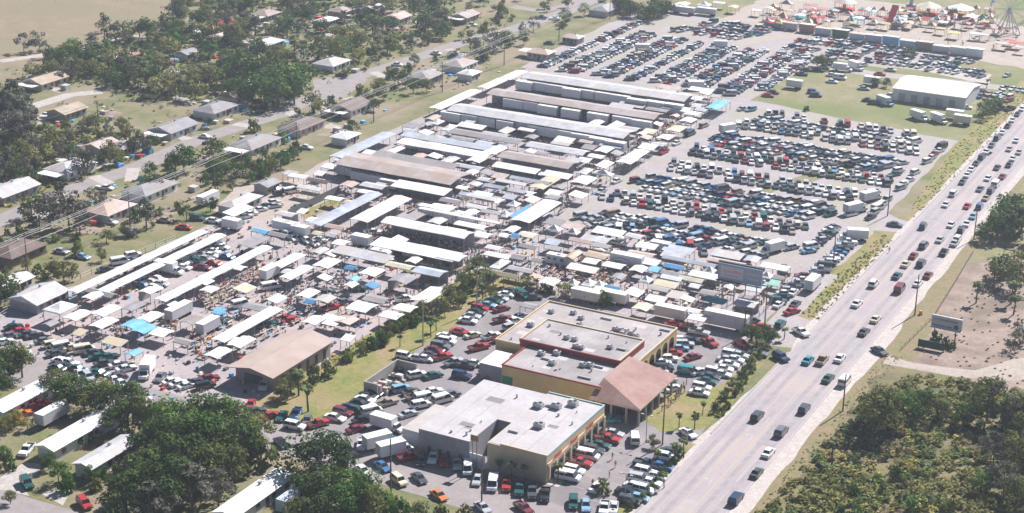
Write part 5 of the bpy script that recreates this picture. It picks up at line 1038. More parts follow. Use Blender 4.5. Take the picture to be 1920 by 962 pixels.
tw = empty('ride_tower', (*G(1708, 20), 0)); q = MB(); q.box(-.8, .8, -.8, .8, 0, 22); q.build('mast', wall('blueish'), tw); q = MB(); q.box(-2, 2, -2, 2, 1, 3); q.build('gondola', wall('grey'), tw); tag(tw, 'grey-blue ride tower at the top edge', 'ride', 'fairground rides')
fx, fy = G(1888, 62); fw = empty('ferris_wheel', (fx, fy, 0), R(28)); hub = 10.5; RR = 8.5
q = MB()
for s_ in (-.9, .9):
    for k in range(24):
        a, b = 2*math.pi*k/24, 2*math.pi*(k+1)/24; q.cyl((RR*math.cos(a), s_, hub+RR*math.sin(a)), (RR*math.cos(b), s_, hub+RR*math.sin(b)), .16, n=5)
wl = q.build('wheel', P('steel-blue ride frame', (.28, .32, .38), .5), fw)
for k in range(12):
    a = 2*math.pi*k/12; q = MB()
    for s_ in (-.9, .9): q.cyl((0, s_, hub), (RR*math.cos(a), s_, hub+RR*math.sin(a)), .06, n=4)
    q.build('spoke', P('steel-blue ride frame', (.28, .32, .38), .5), wl); q = MB(); cx, cz = RR*math.cos(a), hub+RR*math.sin(a)-.9; q.box(cx-.5, cx+.5, -.6, .6, cz-.5, cz+.2); q.cyl((cx, 0, cz+.2), (cx, 0, cz+.9), .05, n=4); q.build('gondola', wall(['red', 'yellow', 'sky'][k % 3]), wl)
for s_ in (-1.4, 1.4):
    for u in (-5, -2, 2, 5): q = MB(); q.cyl((0, s_*.8, hub), (u, s_*2, 0), .2, n=6); q.build('leg', wall('silver'), fw)
tag(fw, 'ferris wheel on splayed pale legs at the top right', 'ferris wheel')

# ------------------------------------------------------------------ vegetation
def leafmat(name, c, rand=.22):
    return mat(name, c, .75, tuple(v*.62 for v in c), 1.1, 3, rand=rand, spec=.15, col3=tuple(min(1, v*1.5) for v in c), scale3=.35, world=True, trans=.28)
LM = {'oak': leafmat('dark oak leaves', (.066, .112, .028)), 'green': leafmat('bright green leaves', (.075, .150, .028)), 'olive': leafmat('olive leaves', (.155, .172, .050)),
      'grey': leafmat('grey twigs and sparse leaves', (.15, .145, .115)), 'pine': leafmat('pine needles', (.085, .10, .065)), 'palm': leafmat('palm fronds', (.13, .16, .06)), 'yellow': leafmat('yellow green leaves', (.24, .25, .08))}
m_bark = mat('bark', (.16, .13, .105), .95, (.10, .08, .065), 2., 4, world=False)
def crown_mesh(kind, seed, n, size):
    r = random.Random(seed); q = MB()
    lobes = []
    nl = 13 if kind != 'pine' else 10
    for k in range(nl):
        a = r.uniform(0, 6.28); z = r.uniform(.0, 1.)
        if kind == 'pine': rad = .42*(1-z)+.08; lobes.append((rad*.7*math.cos(a), rad*.7*math.sin(a), .25+z*.72, .13+.13*(1-z)))
        elif kind == 'grey': rad = .36*math.sin(math.pi*(.2+z*.7)); lobes.append((rad*math.cos(a), rad*math.sin(a), .28+z*.62, r.uniform(.10, .17)))
        else:
            rad = .40*math.sin(math.pi*(.25+z*.65))*r.uniform(.5, 1.15); lobes.append((rad*math.cos(a), rad*math.sin(a), .33+z*.5, r.uniform(.14, .24)))
    for i in range(n):
        L = lobes[r.randrange(len(lobes))]
        v = Vector((r.gauss(0, 1), r.gauss(0, 1), r.gauss(0, 1))).normalized(); d = r.uniform(.45, 1.08)**.6
        p = Vector(L[:3])+v*L[3]*d*Vector((1, 1, .85)).length/1.65
        p = Vector((L[0]+v.x*L[3]*d, L[1]+v.y*L[3]*d, L[2]+v.z*L[3]*d*.85))
        nrm = (v+Vector((r.uniform(-.7, .7), r.uniform(-.7, .7), r.uniform(-.3, .9)))).normalized()
        u = nrm.orthogonal().normalized(); w_ = nrm.cross(u); an = r.uniform(0, 6.28); u, w_ = u*math.cos(an)+w_*math.sin(an), w_*math.cos(an)-u*math.sin(an)
        s_ = size*r.uniform(.6, 1.3)
        q.add([p-u*s_, p-w_*s_*.7+nrm*s_*.15, p+u*s_, p+w_*s_*.7+nrm*s_*.15], [(0, 1, 2, 3)], 0)
    return q
def tree_proto(kind, seed, n, size):
    """unit-height tree, scaled when placed"""
    root = empty(TN[kind], (0, 0, 0)); q = MB(); r = random.Random(seed+99)
    tr = .028 if kind != 'grey' else .022
    q.cyl((0, 0, 0), (0, 0, .38), tr, tr*.7, n=7)
    q.cyl((0, 0, .38), (r.uniform(-.04, .04), r.uniform(-.04, .04), .72), tr*.7, tr*.25, n=6)
    for k in range(5 if kind != 'grey' else 9):
        a = k*6.28/5+r.uniform(-.4, .4); b_ = r.uniform(.18, .3); z0 = r.uniform(.25, .42)
        q.cyl((0, 0, z0), (b_*math.cos(a), b_*math.sin(a), z0+r.uniform(.18, .35)), tr*.45, tr*.12, n=5)
    q.build('trunk', m_bark, root)
    crown_mesh(kind, seed, n, size).build('crown', LM[kind], root)
    return root
def palm_proto(seed, nf=15):
    root = empty('palm_tree', (0, 0, 0)); r = random.Random(seed); q = MB(); bx = r.uniform(-.04, .04)
    q.cyl((0, 0, 0), (bx, 0, .4), .032, .026, n=7); q.cyl((bx, 0, .4), (bx*1.5, 0, .8), .026, .024, n=7); q.build('trunk', m_bark, root)
    q = MB()
    for k in range(nf*2):
        a = k*2.4+r.uniform(-.3, .3); el = r.uniform(-.35, 1.1); L = .30*r.uniform(.8, 1.1); d = Vector((math.cos(a), math.sin(a), 0)); s_ = Vector((-math.sin(a), math.cos(a), 0)); p = Vector((bx*1.5, 0, .8)); pts = [p]
        for t in range(4): p = p+(d*math.cos(el)+Vector((0, 0, math.sin(el))))*L/4; pts.append(p); el -= .55
        wd = [.012, .055, .065, .045, .006]
        for t in range(4):
            for sg in (-1, 1):
                a0, a1 = pts[t], pts[t+1]; q.add([a0, a1, a1+s_*sg*wd[t+1]-Vector((0, 0, wd[t+1]*.5)), a0+s_*sg*wd[t]-Vector((0, 0, wd[t]*.5))], [(0, 1, 2, 3)])
    q.build('crown', LM['palm'], root); return root
TN = {'oak': 'oak_tree', 'green': 'broadleaf_tree', 'olive': 'broadleaf_tree', 'grey': 'sparse_tree', 'pine': 'pine_tree', 'yellow': 'broadleaf_tree', 'palm': 'palm_tree', 'bush': 'shrub', 'gbush': 'shrub'}
TD = {'oak': 'dark green tree', 'green': 'bright green tree', 'olive': 'olive green tree', 'grey': 'sparse greyish tree', 'pine': 'dark feathery pine', 'yellow': 'yellow-green tree', 'palm': 'palm tree', 'bush': 'low olive bush', 'gbush': 'low green bush'}
TPR = {}
def tree(x, y, h, kind, where, lod=None, wide=1.):
    d = (Vector((x, y, 0))-campos).length; lod = (0 if d < 420 else 1) if lod is None else lod
    v = rnd.randrange(3); k = (kind, v, lod)
    if kind in ('bush', 'gbush'):
        if k not in TPR:
            q = MB(); cr = crown_mesh('oak', v*7+3, 260 if lod == 0 else 120, .085 if lod == 0 else .12)
            cr.v = [(a, b, (c-.30)*1.6) for a, b, c in cr.v]; root = empty('shrub', (0, 0, 0)); cr.build('foliage', LM['olive' if kind == 'bush' else 'green'], root)
            q = MB(); q.cyl((0, 0, 0), (0, 0, .4), .03, n=5); q.build('stem', m_bark, root); TPR[k] = root; o = root
        else: o = copy_tree(TPR[k])
    elif kind == 'palm':
        if k not in TPR: TPR[k] = o = palm_proto(v*5+1, 13 if lod == 0 else 9)
        else: o = copy_tree(TPR[k])
    else:
        if k not in TPR:
            n = {'grey': 1100, 'pine': 1300}.get(kind, 1900) if lod == 0 else {'grey': 380, 'pine': 450}.get(kind, 620)
            TPR[k] = o = tree_proto(kind, v*13+len(kind)*7, n, .030 if lod == 0 else .046)
        else: o = copy_tree(TPR[k])
    o.location = (x, y, 0); o.rotation_euler = (0, 0, rnd.uniform(0, 6.28)); ws = wide*rnd.uniform(.92, 1.12); o.scale = (h*ws, h*ws, h)
    tag(o, '%s %s' % (TD[kind], where), 'tree' if kind not in ('bush', 'gbush') else 'shrub', 'trees and shrubs '+where)
def trees(txt, where, wide=1.):
    for t in txt.split():
        a = t.split(','); x, y = G(float(a[0]), float(a[1])); tree(x, y, float(a[2]), a[3], where, wide=wide)
def inpoly(p, poly):
    c = False; j = len(poly)-1
    for i in range(len(poly)):
        if (poly[i][1] > p[1]) != (poly[j][1] > p[1]) and p[0] < (poly[j][0]-poly[i][0])*(p[1]-poly[i][1])/(poly[j][1]-poly[i][1])+poly[i][0]: c = not c
        j = i
    return c
ROADPX = [[(-60, 440), (60, 388), (150, 350), (260, 313), (320, 285), (370, 262), (440, 240), (520, 215), (590, 180), (650, 165), (740, 122), (860, 82), (960, 55), (1060, 22), (1130, -8)], [(-40, 222), (60, 200), (130, 178), (190, 172)], [(960, 12), (1060, 12), (1100, -5)]]
RD = [[G(*p) for p in r] for r in ROADPX]
def nearroad(x, y, d=6):
    for r in RD:
        for (xa, ya), (xb, yb) in zip(r, r[1:]):
            L2 = (xb-xa)**2+(yb-ya)**2; t = max(0, min(1, ((x-xa)*(xb-xa)+(y-ya)*(yb-ya))/L2))
            if math.hypot(xa+(xb-xa)*t-x, ya+(yb-ya)*t-y) < d: return True
    return False
def fill(poly, n, kinds, hr, where, mind=3.2, wide=1.):
    P_ = [G(*p) for p in poly]; xs = [p[0] for p in P_]; ys = [p[1] for p in P_]; got = []; t = 0
    while len(got) < n and t < n*40:
        t += 1; x, y = rnd.uniform(min(xs), max(xs)), rnd.uniform(min(ys), max(ys))
        if not inpoly((x, y), P_) or nearroad(x, y): continue
        if any(math.hypot(x-a, y-b) < mind for a, b in got): continue
        # keep roofs visible: nothing on or just in front of a house
        if any(abs(x-a) < r+1.2 and -r-7 < y-b < r+2 for a, b, r in HP): continue
        got.append((x, y)); tree(x, y, rnd.uniform(*hr), rnd.choice(kinds), where, wide=wide)
trees('10,712,8,oak 42,708,8,olive 18,690,7,oak -8,740,8,oak', 'at the left edge above the mobile homes', 1.1)
trees('128,760,7.5,oak 158,768,8,oak 190,775,8.5,olive 222,783,9,oak 250,795,9.5,oak 276,812,9,olive 105,742,6.5,olive 240,815,8,oak', 'in the dense belt between lot and mobile homes', 1.15)
trees('322,835,11,green 368,825,11,oak 412,822,10.5,green 455,826,9,oak 478,838,8,olive 335,875,12,oak 385,872,12,green 435,872,11,oak 300,865,9,oak 290,905,9,oak 345,915,11,oak 395,915,10,olive 440,905,8,olive 310,952,11,oak 360,960,10,grey 262,945,9,oak 410,950,8,grey 235,972,9,oak 285,985,9,grey 470,862,7,olive 490,872,6,bush', 'in the grove beside the lowest mobile home', 1.12)
trees('598,900,12,oak 622,915,9,grey 575,925,8,oak 612,950,9,oak 655,948,8,green 690,955,8,green 700,975,7,olive 640,978,8,green 745,975,5,gbush 790,985,5,olive 560,985,6,bush 828,985,4,bush 870,985,4,bush 730,960,4,bush 590,985,7,oak', 'on the lower edge right of the mobile home', 1.1)
trees('110,905,5,green 125,920,4,gbush 92,880,4,green 150,838,2.5,gbush 168,828,2.5,gbush 185,815,2.5,gbush 30,800,4,yellow 12,812,4,olive 52,806,3,yellow 8,868,4,green 20,880,3,gbush 170,905,4,green 180,920,3,bush 218,890,2.5,bush 20,945,3,olive 100,838,3,green 195,900,3,gbush', 'in the lawns of the mobile homes')
trees('1655,812,11,olive 1634,790,7,olive 1688,800,9,green 1730,780,7,green 1757,790,6,olive 1805,800,6,green 1850,790,11,olive 1878,805,11,grey 1912,815,10,olive 1862,868,7,grey 1900,872,8,olive 1880,935,8,grey 1838,925,5,green 1912,955,7,olive', 'in the scrubland right of the highway', 1.1)
trees('1560,870,6.5,palm 1690,850,3,palm 1640,975,4,palm 1602,985,4,gbush 1710,965,3.5,gbush 1740,950,3,palm 1680,900,3,gbush 1575,975,3,gbush 1600,930,2.5,gbush 1655,930,2.5,bush 1780,960,3,bush', 'in the low scrub near the lower right corner')
trees('1868,448,9,green 1892,440,9.5,oak 1915,432,9,oak 1848,452,6,green 1905,412,9,oak 1925,455,8,oak 1880,420,7,green', 'in the grove at the right edge', 1.25)
trees('1878,525,8,green 1905,545,8,olive 1862,535,7,olive 1830,568,6.5,palm 1895,570,7,palm 1900,590,6,palm 1912,515,7,olive 1918,640,6,grey 1900,655,5,grey 1755,640,2.6,gbush 1772,650,2.2,bush 1785,655,2.2,gbush', 'on the cleared plot', 1.05)
trees('1418,650,5,oak 1432,645,5.5,oak 1408,640,4.5,oak 1424,668,4.5,palm 1470,636,3.5,palm 1446,642,3.5,olive', 'on the planted island at the entrance', 1.2)
trees('1273,802,4,palm 1302,805,4.5,palm 1317,778,3.5,palm 1264,868,5,palm 1282,858,5,palm 1245,915,4,palm 1232,872,4,palm 1224,838,3.,olive 984,905,4.5,palm 958,900,4.5,palm 935,893,4,palm 1045,905,5,palm 1130,925,3,bush', 'around the shop car park')
trees('1340,772,2.4,bush 1350,762,3,palm 1358,748,2.6,gbush 1366,738,3.2,palm 1374,726,2.6,olive 1384,716,3.2,palm 1392,706,2.6,gbush 1400,696,3.4,palm 1408,686,2.6,bush 1414,678,3,palm 1420,672,2.4,gbush 1396,718,2,bush 1378,742,2,bush 1362,766,2,bush 1352,778,1.8,bush 1410,698,2,gbush 1386,732,2,gbush', 'in the planted hedge beside the highway')
trees('1214,928,1.6,gbush 1222,918,1.6,bush 1230,908,1.6,gbush 1238,898,1.8,bush 1246,890,1.8,gbush 1254,880,1.6,bush 1262,872,1.8,gbush 1270,862,1.6,bush 1276,852,1.8,gbush 1205,938,1.6,bush 1195,948,1.6,gbush 1180,955,1.6,bush', 'in the low border beside the highway pavement')
trees('560,742,7,palm 578,772,7,palm 545,735,5,olive 590,715,4,bush 615,705,4,bush 535,748,5,olive 750,650,3.5,palm 808,632,4.5,palm 818,620,4,palm', 'at the grass strip')
for k in range(44):
    t = k/43; x = 655+t*(925-655)+rnd.uniform(-9, 9); y = 672-t*(672-520)+rnd.uniform(-7, 7)
    if t > .55: y += rnd.uniform(0, 14)
    gx, gy = G(x, y); tree(gx, gy, rnd.uniform(1.8, 3.2) if t < .5 else rnd.uniform(2.5, 5), rnd.choice(['bush', 'gbush', 'olive'] if t < .5 else ['olive', 'olive', 'gbush', 'palm', 'grey']), 'on the planted bank beside the market')
for k in range(16):
    t = k/15; gx, gy = G(940+t*200, 530+t*45); tree(gx, gy, rnd.uniform(2.5, 4), rnd.choice(['olive', 'olive', 'palm', 'gbush']), 'behind the strip mall')
trees('880,530,6,palm 868,540,6,olive 900,540,6,palm 915,545,6,palm 895,515,6,olive 925,540,5,palm 905,560,5,palm 920,565,5,olive', 'at the far top of the planted bank')
trees('455,158,13,green 498,190,13,green 540,185,13,green 566,172,11,green 475,196,12,green 522,202,12,green 552,196,11,green 505,160,12,oak 590,212,8,olive 440,190,9,green', 'in the darkest grove by the street apron', 1.15)
trees('18,262,15,pine 48,240,12,grey 2,225,12,oak 30,225,13,pine 60,262,9,grey 8,272,13,grey 36,268,11,grey 28,250,14,pine -5,262,14,pine 45,262,10,oak 10,200,10,grey', 'at the left edge by the thin wire')
trees('130,432,12,grey 160,420,11,grey 95,425,10,grey 118,408,10,pine 75,432,9,grey 150,440,8,grey 180,400,8,grey 60,410,8,oak', 'in the dark leafless-looking clump by the wires')
trees('275,432,9,pine 282,362,7,oak 345,322,9,green 330,330,8,oak 398,300,8,oak 408,315,7,olive 255,285,8,olive 268,290,7,grey 282,283,6,oak 205,300,7,olive 30,330,6,olive 60,318,7,olive 88,308,7,olive 40,300,7,olive 5,310,7,oak 110,290,6,olive', 'near the grey-roofed houses')
trees('278,78,11,oak 262,70,8,oak 325,40,12,pine 332,75,9,oak 195,60,8,pine 75,95,9,grey 45,98,8,grey 85,108,7,grey 312,60,8,oak', 'along the dry field edge')
trees('105,520,5,olive 120,528,6,olive 135,525,5,olive 95,515,4,oak 10,560,7,oak 25,568,6,oak 200,455,4,olive 235,440,4,olive 190,490,4,olive 350,412,5,oak 395,398,5,oak 158,330,9,pine 150,320,7,grey', 'beside the wires left of the long canopies')
trees('660,250,5,oak 690,190,5,olive 712,175,6,olive 740,158,7,oak 760,165,6,oak 775,175,6,oak 800,172,5,olive 700,208,5,oak 632,222,4,oak 905,70,5,oak 905,110,10,grey 882,98,9,grey 925,100,9,grey 940,92,8,oak 865,75,4,olive 1000,60,7,grey 985,70,7,grey 1060,45,6,olive 1095,30,6,olive 1065,15,5,olive 860,165,3,palm 735,25,9,yellow 830,40,7,yellow', 'along the street towards the top')
trees('1540,128,6,olive 1532,125,5,oak 1550,130,5,olive 1640,162,4,oak 1662,164,4,oak 1700,108,5,oak 1850,215,6,oak 1862,208,6,oak 1843,225,5,oak 1783,35,5,oak 1850,165,4,palm 1512,208,2,gbush', 'on and around the pasture', 1.1)
for k in range(16): gx, gy = G(1178+rnd.uniform(-20, 70), 38+rnd.uniform(-22, 2)); tree(gx, gy, rnd.uniform(5, 8), 'oak', 'in the dark thicket by the top trailers', wide=1.2)
KD = ['oak', 'oak', 'green', 'olive', 'olive', 'grey', 'pine', 'oak', 'palm', 'palm', 'yellow']
fill([(40, 140), (120, 118), (190, 80), (260, 75), (330, 60), (430, 55), (470, 130), (430, 205), (330, 185), (250, 190), (180, 160), (100, 160)], 92, KD, (4, 9.5), 'in the dense wood of the upper left', 3.6, 1.15)
fill([(400, 60), (420, 10), (600, -8), (700, -8), (860, 5), (850, 75), (730, 108), (640, 138), (560, 130), (480, 120)], 100, KD, (4, 10), 'in the wood of the upper middle', 3.8, 1.15)
fill([(330, 60), (330, 5), (480, -8), (480, 60), (420, 90)], 34, KD, (5, 8), 'in the wood behind the red-roofed house', 3.8, 1.1)
fill([(0, 330), (0, 270), (120, 240), (240, 240), (230, 330), (130, 370), (60, 390)], 36, ['olive', 'oak', 'grey', 'olive'], (4, 7), 'in the gardens at the left', 4)
fill([(380, 350), (420, 300), (520, 300), (570, 262), (560, 300), (440, 362)], 26, ['oak', 'green', 'gbush', 'olive'], (3, 6), 'on the green bank under the wires', 3.)
fill([(240, 300), (330, 250), (600, 150), (780, 100), (960, 40), (980, 80), (800, 160), (620, 230), (470, 310), (330, 380)], 40, ['olive', 'gbush', 'bush', 'palm', 'oak'], (2, 5.5), 'in the front gardens along the street', 5)
fill([(0, 430), (0, 560), (100, 520), (300, 420), (340, 390), (200, 400), (100, 450)], 16, ['bush', 'olive', 'gbush'], (1.5, 4), 'on the strip under the wires', 4)
fill([(860, 0), (1150, 0), (1080, 60), (960, 90), (900, 60)], 20, ['bush', 'olive', 'oak'], (3, 6), 'near the top street corner', 5)
def clumps(name, poly, n, hr, mats, label, cat, px=True, leaves=26, leaf=.22):
    P_ = [G(*p) for p in poly] if px else poly; xs = [p[0] for p in P_]; ys = [p[1] for p in P_]; q = MB(); r = random.Random(n); c = 0; t = 0
    while c < n and t < 30*n:
        t += 1; x, y = r.uniform(min(xs), max(xs)), r.uniform(min(ys), max(ys))
        if not inpoly((x, y), P_) or nearroad(x, y, 5): continue
        c += 1; h = r.uniform(*hr); rad = h*r.uniform(.5, 1.); mi = min(len(mats)-1, int(abs(math.sin(x*.13)+math.cos(y*.11+x*.05))*.5*len(mats)*r.uniform(.6, 1.4)))
        for _ in range(leaves):
            a = r.uniform(0, 6.28); d = rad*math.sqrt(r.random()); p = Vector((x+d*math.cos(a), y+d*math.sin(a), r.uniform(.1, 1)*h*(1-.5*(d/rad)**2)))
            nr = Vector((r.uniform(-.8, .8), r.uniform(-.8, .8), r.uniform(.6, 1.3))).normalized(); u = nr.orthogonal().normalized(); w_ = nr.cross(u); s_ = leaf*r.uniform(.6, 1.5)
            q.add([p-u*s_, p-w_*s_*.7, p+u*s_, p+w_*s_*.7], [(0, 1, 2, 3)], mi)
    o = q.build(name, mats); tag(o, label, cat, kind='stuff')
SM = [leafmat('scrub olive', (.24, .235, .075), 0), leafmat('scrub green', (.14, .195, .05), 0), leafmat('scrub yellow', (.37, .325, .09), 0), leafmat('scrub brown', (.26, .21, .12), 0), leafmat('scrub dark', (.085, .13, .04), 0)]
clumps('scrub', [(-91, 300), (-89, 345), (-84, 364), (-60, 366), (-30, 366), (-30, 240), (-90, 240), (-93, 262)], 3700, (.5, 1.7), SM, 'olive and yellow scrub covering the ground right of the highway', 'scrub', px=False, leaves=40, leaf=.30)
clumps('weeds', [(-113.9, 384), (-114, 452), (-118, 455), (-119.5, 416), (-118.8, 386)], 300, (.12, .5), SM[:3], 'green weeds on the roadside verge beside the entrance lane', 'weeds', px=False, leaves=14, leaf=.16)
clumps('weeds', [(-114, 474), (-114, 640), (-121, 640), (-122, 550), (-117, 474)], 420, (.1, .35), [SM[0], SM[2]], 'thin dry weeds on the far roadside verge', 'weeds', px=False, leaves=12, leaf=.18)
clumps('undergrowth', [(40, 140), (120, 118), (190, 80), (260, 75), (330, 30), (480, 0), (860, 0), (850, 70), (730, 105), (640, 138), (560, 150), (570, 205), (470, 215), (430, 205), (330, 185), (250, 190), (180, 160), (100, 160)], 1900, (.5, 1.8), [SM[4], SM[1], SM[0], SM[1]], 'dense dark undergrowth filling the woods of the leafy neighbourhood', 'undergrowth', leaves=14, leaf=.5)
clumps('garden_plants', [(0, 440), (0, 130), (100, 110), (600, 140), (950, 30), (1000, 90), (620, 240), (400, 380), (100, 500)], 700, (.4, 1.4), [SM[1], SM[0], SM[4]], 'low garden plants and shrubs dotted over the neighbourhood lawns', 'garden plants', leaves=12, leaf=.3)
clumps('undergrowth', [(0, 280), (120, 245), (235, 250), (230, 320), (130, 360), (0, 400)], 500, (.4, 1.6), [SM[1], SM[0], SM[2]], 'low undergrowth in the gardens at the left', 'undergrowth', leaves=14, leaf=.4)
clumps('dry_brush', [(-88, 376), (-50, 368), (-45, 450), (-84, 448)], 260, (.05, .16), [SM[3], SM[0], leafmat('dead grass', (.30, .23, .16), 0)], 'low brown brush and litter on the cleared plot', 'brush', px=False, leaves=14, leaf=.3)
clumps('weeds', [(-206, 300), (-204, 370), (-200, 371), (-199, 330), (-202, 300)], 200, (.2, 1.0), SM[:3], 'rough growth at the foot of the planted bank', 'weeds', px=False, leaves=14, leaf=.18)
clumps('weeds', [(-93.0, 262), (-91.2, 300), (-89, 372), (-93, 372), (-93.3, 300)], 160, (.1, .5), SM[:4], 'tufts along the edge of the right sandy shoulder', 'weeds', px=False, leaves=8, leaf=.13)

# ------------------------------------------------------------------ people
SK = P('skin', (.45, .28, .20), .6); SKD = P('skin dark', (.18, .10, .07), .6); HAIR = P('dark hair', (.03, .022, .018), .7); 
TROU = [P('denim', (.05, .07, .13), .8), P('khaki trousers', (.25, .20, .14), .8), P('black trousers', (.02, .02, .022), .8)]
SHIRT = {'white': (.75, .75, .74), 'red': (.50, .05, .05), 'blue': (.08, .16, .40), 'grey': (.25, .25, .26), 'black': (.03, .03, .035), 'pink': (.65, .35, .35), 'green': (.08, .25, .12), 'yellow': (.65, .50, .12)}
def person_mesh(pose):
    V_ = [(0, 0, .95), (0, 0, 1.15), (0, 0, 1.38), (0, 0, 1.50), (.02, 0, 1.62), (0, 0, 1.73)]; E_ = [(0, 1), (1, 2), (2, 3), (3, 4), (4, 5)]; RA = [(.15, .12), (.14, .11), (.17, .11), (.055, .055), (.095, .085), (.07, .07)]
    st = {0: .28, 1: .08, 2: 0}[pose]
    for s_ in (-1, 1):
        i = len(V_); f = s_*st
        V_ += [(0, s_*.1, .88), (f*.6+.03, s_*.11, .50), (f, s_*.11, .09), (f+.16, s_*.12, .04)]; E_ += [(0, i), (i, i+1), (i+1, i+2), (i+2, i+3)]; RA += [(.095, .09), (.065, .065), (.045, .045), (.045, .04)]
        j = len(V_); g = -f*.7
        if pose == 2: V_ += [(0, s_*.19, 1.40), (.05, s_*.24, 1.14), (.28, s_*.18, 1.10), (.36, s_*.16, 1.12)]
        else: V_ += [(0, s_*.19, 1.40), (g*.3, s_*.24, 1.13), (g*.8+.05, s_*.23, .88), (g*.9+.07, s_*.22, .80)]
        E_ += [(2, j), (j, j+1), (j+1, j+2), (j+2, j+3)]; RA += [(.06, .06), (.045, .045), (.035, .035), (.04, .03)]
    me = bpy.data.meshes.new('p'); me.from_pydata(V_, E_, []); o = bpy.data.objects.new('p', me); COL.objects.link(o)
    md = o.modifiers.new('s', 'SKIN'); 
    lay = me.skin_vertices[0] if me.skin_vertices else None
    if not lay:
        bm = bmesh.new(); bm.from_mesh(me); bm.verts.layers.skin.verify(); bm.to_mesh(me); bm.free(); lay = me.skin_vertices[0]
    for k, (a, b) in enumerate(RA): lay.data[k].radius = (a, b); lay.data[k].use_root = (k == 0)
    s2 = o.modifiers.new('d', 'SUBSURF'); s2.levels = 1; s2.render_levels = 1
    bpy.context.view_layer.update(); dg = bpy.context.evaluated_depsgraph_get(); out = bpy.data.meshes.new_from_object(o.evaluated_get(dg)); bpy.data.objects.remove(o)
    for p in out.polygons:
        z = p.center.z; xx = p.center.x; r_ = abs(p.center.y)
        p.material_index = 3 if (z > 1.68 or (z > 1.58 and xx < -.02)) else (0 if z > 1.50 or (r_ > .17 and z < 1.12 and z > .7) or (pose == 2 and xx > .2 and z > 1) else (1 if z > .93 else 2)); p.use_smooth = True
    return out
PMs = [person_mesh(k) for k in range(3)]
PV = {}
def pmesh(pose, sh, tr):
    k = (pose, sh, tr)
    if k not in PV:
        me = PMs[pose].copy(); me.materials.clear()
        for m in (SK if tr != 1 else SKD, P('shirt '+sh, SHIRT[sh], .8), TROU[tr], HAIR): me.materials.append(m)
        PV[k] = me
    return PV[k]
def insolid(x, y, m=.3):
    return any(a-m < x < b+m and c-m < y < d+m for a, b, c, d in SOLID)
PZ = []
def people(poly, n, where, px=True, under=False):
    P_ = [G(*p) for p in poly] if px else poly; xs = [p[0] for p in P_]; ys = [p[1] for p in P_]; c = t = 0
    while c < n and t < n*30:
        t += 1; x, y = rnd.uniform(min(xs), max(xs)), rnd.uniform(min(ys), max(ys))
        if inpoly((x, y), P_) and (under or not insolid(x, y)): PZ.append((x, y, where)); c += 1
people([(-134, 275), (-131, 275), (-131, 301), (-134, 301)], 16, 'outside the glass shop front', px=False, under=True)
people([(1205, 760), (1250, 720), (1290, 700), (1290, 730), (1240, 780)], 14, 'near the terracotta corner roof')
people([(-137, 328), (-134, 328), (-134, 346), (-137, 346)], 8, 'under the strip mall arches', px=False, under=True)
people([(1100, 840), (1170, 830), (1170, 900), (1100, 930)], 6, 'on the shop car park')
people([(940, 700), (1000, 715), (1110, 745), (1100, 752), (950, 715)], 5, 'in the gap between the two shop buildings')
people([(1390, 560), (1440, 545), (1425, 590), (1400, 600), (1380, 580)], 18, 'on the open patch below the billboard')
people([(1030, 505), (1160, 470), (1230, 500), (1160, 545), (1060, 530)], 60, 'among goods behind the strip mall')
people([(1170, 545), (1300, 560), (1340, 580), (1330, 600), (1200, 580)], 30, 'near the small kiosk')
people([(330, 560), (480, 490), (560, 470), (560, 540), (420, 600)], 70, 'by the third long canopy')
people([(140, 620), (260, 610), (330, 600), (330, 640), (220, 660)], 34, 'near the light-blue canopies')
people([(340, 620), (520, 560), (680, 500), (740, 520), (560, 600), (380, 690)], 60, 'in the open sales yard lanes')
people([(600, 600), (700, 560), (800, 520), (840, 520), (760, 570), (640, 630)], 35, 'in the lane beside the planted bank')
people([(560, 480), (620, 440), (720, 420), (720, 460), (620, 500)], 50, 'left of the tall dark stalls')
people([(860, 490), (930, 430), (1040, 360), (1080, 370), (960, 450), (880, 510)], 110, 'on the busy central walkway')
people([(620, 350), (780, 380), (870, 350), (930, 290), (960, 290), (900, 370), (780, 400), (620, 380)], 110, 'round the broad brown shed')
people([(1070, 330), (1180, 270), (1300, 200), (1330, 200), (1220, 270), (1100, 340)], 110, 'at the lane ends of the long sheds')
people([(720, 420), (868, 452), (866, 470), (715, 440)], 70, 'in the shade of the tall dark stalls', under=True)
people([(845, 240), (1100, 285), (1095, 298), (845, 256)], 50, 'along the narrow sheds')
people([(1120, 400), (1240, 470), (1340, 480), (1300, 500), (1180, 470)], 24, 'between the gravel car park and tents')
people([(1440, 40), (1880, 90), (1860, 110), (1440, 60)], 30, 'near the fairground booths')
PZ.sort(key=lambda r: (Vector((r[0], r[1], 0))-campos).length)
crowd = MB(); cm = [SK, SKD, HAIR]+TROU+[P('shirt '+s_, SHIRT[s_], .8) for s_ in SHIRT]; sh = list(SHIRT); CB = []
for me in PMs:
    b = MB(); b.v = [tuple(v.co) for v in me.vertices]; b.f = [tuple(p.vertices) for p in me.polygons]; b.m = [p.material_index for p in me.polygons]; CB.append(b)
PN = {0: 'striding', 1: 'strolling', 2: 'standing with arms forward'}
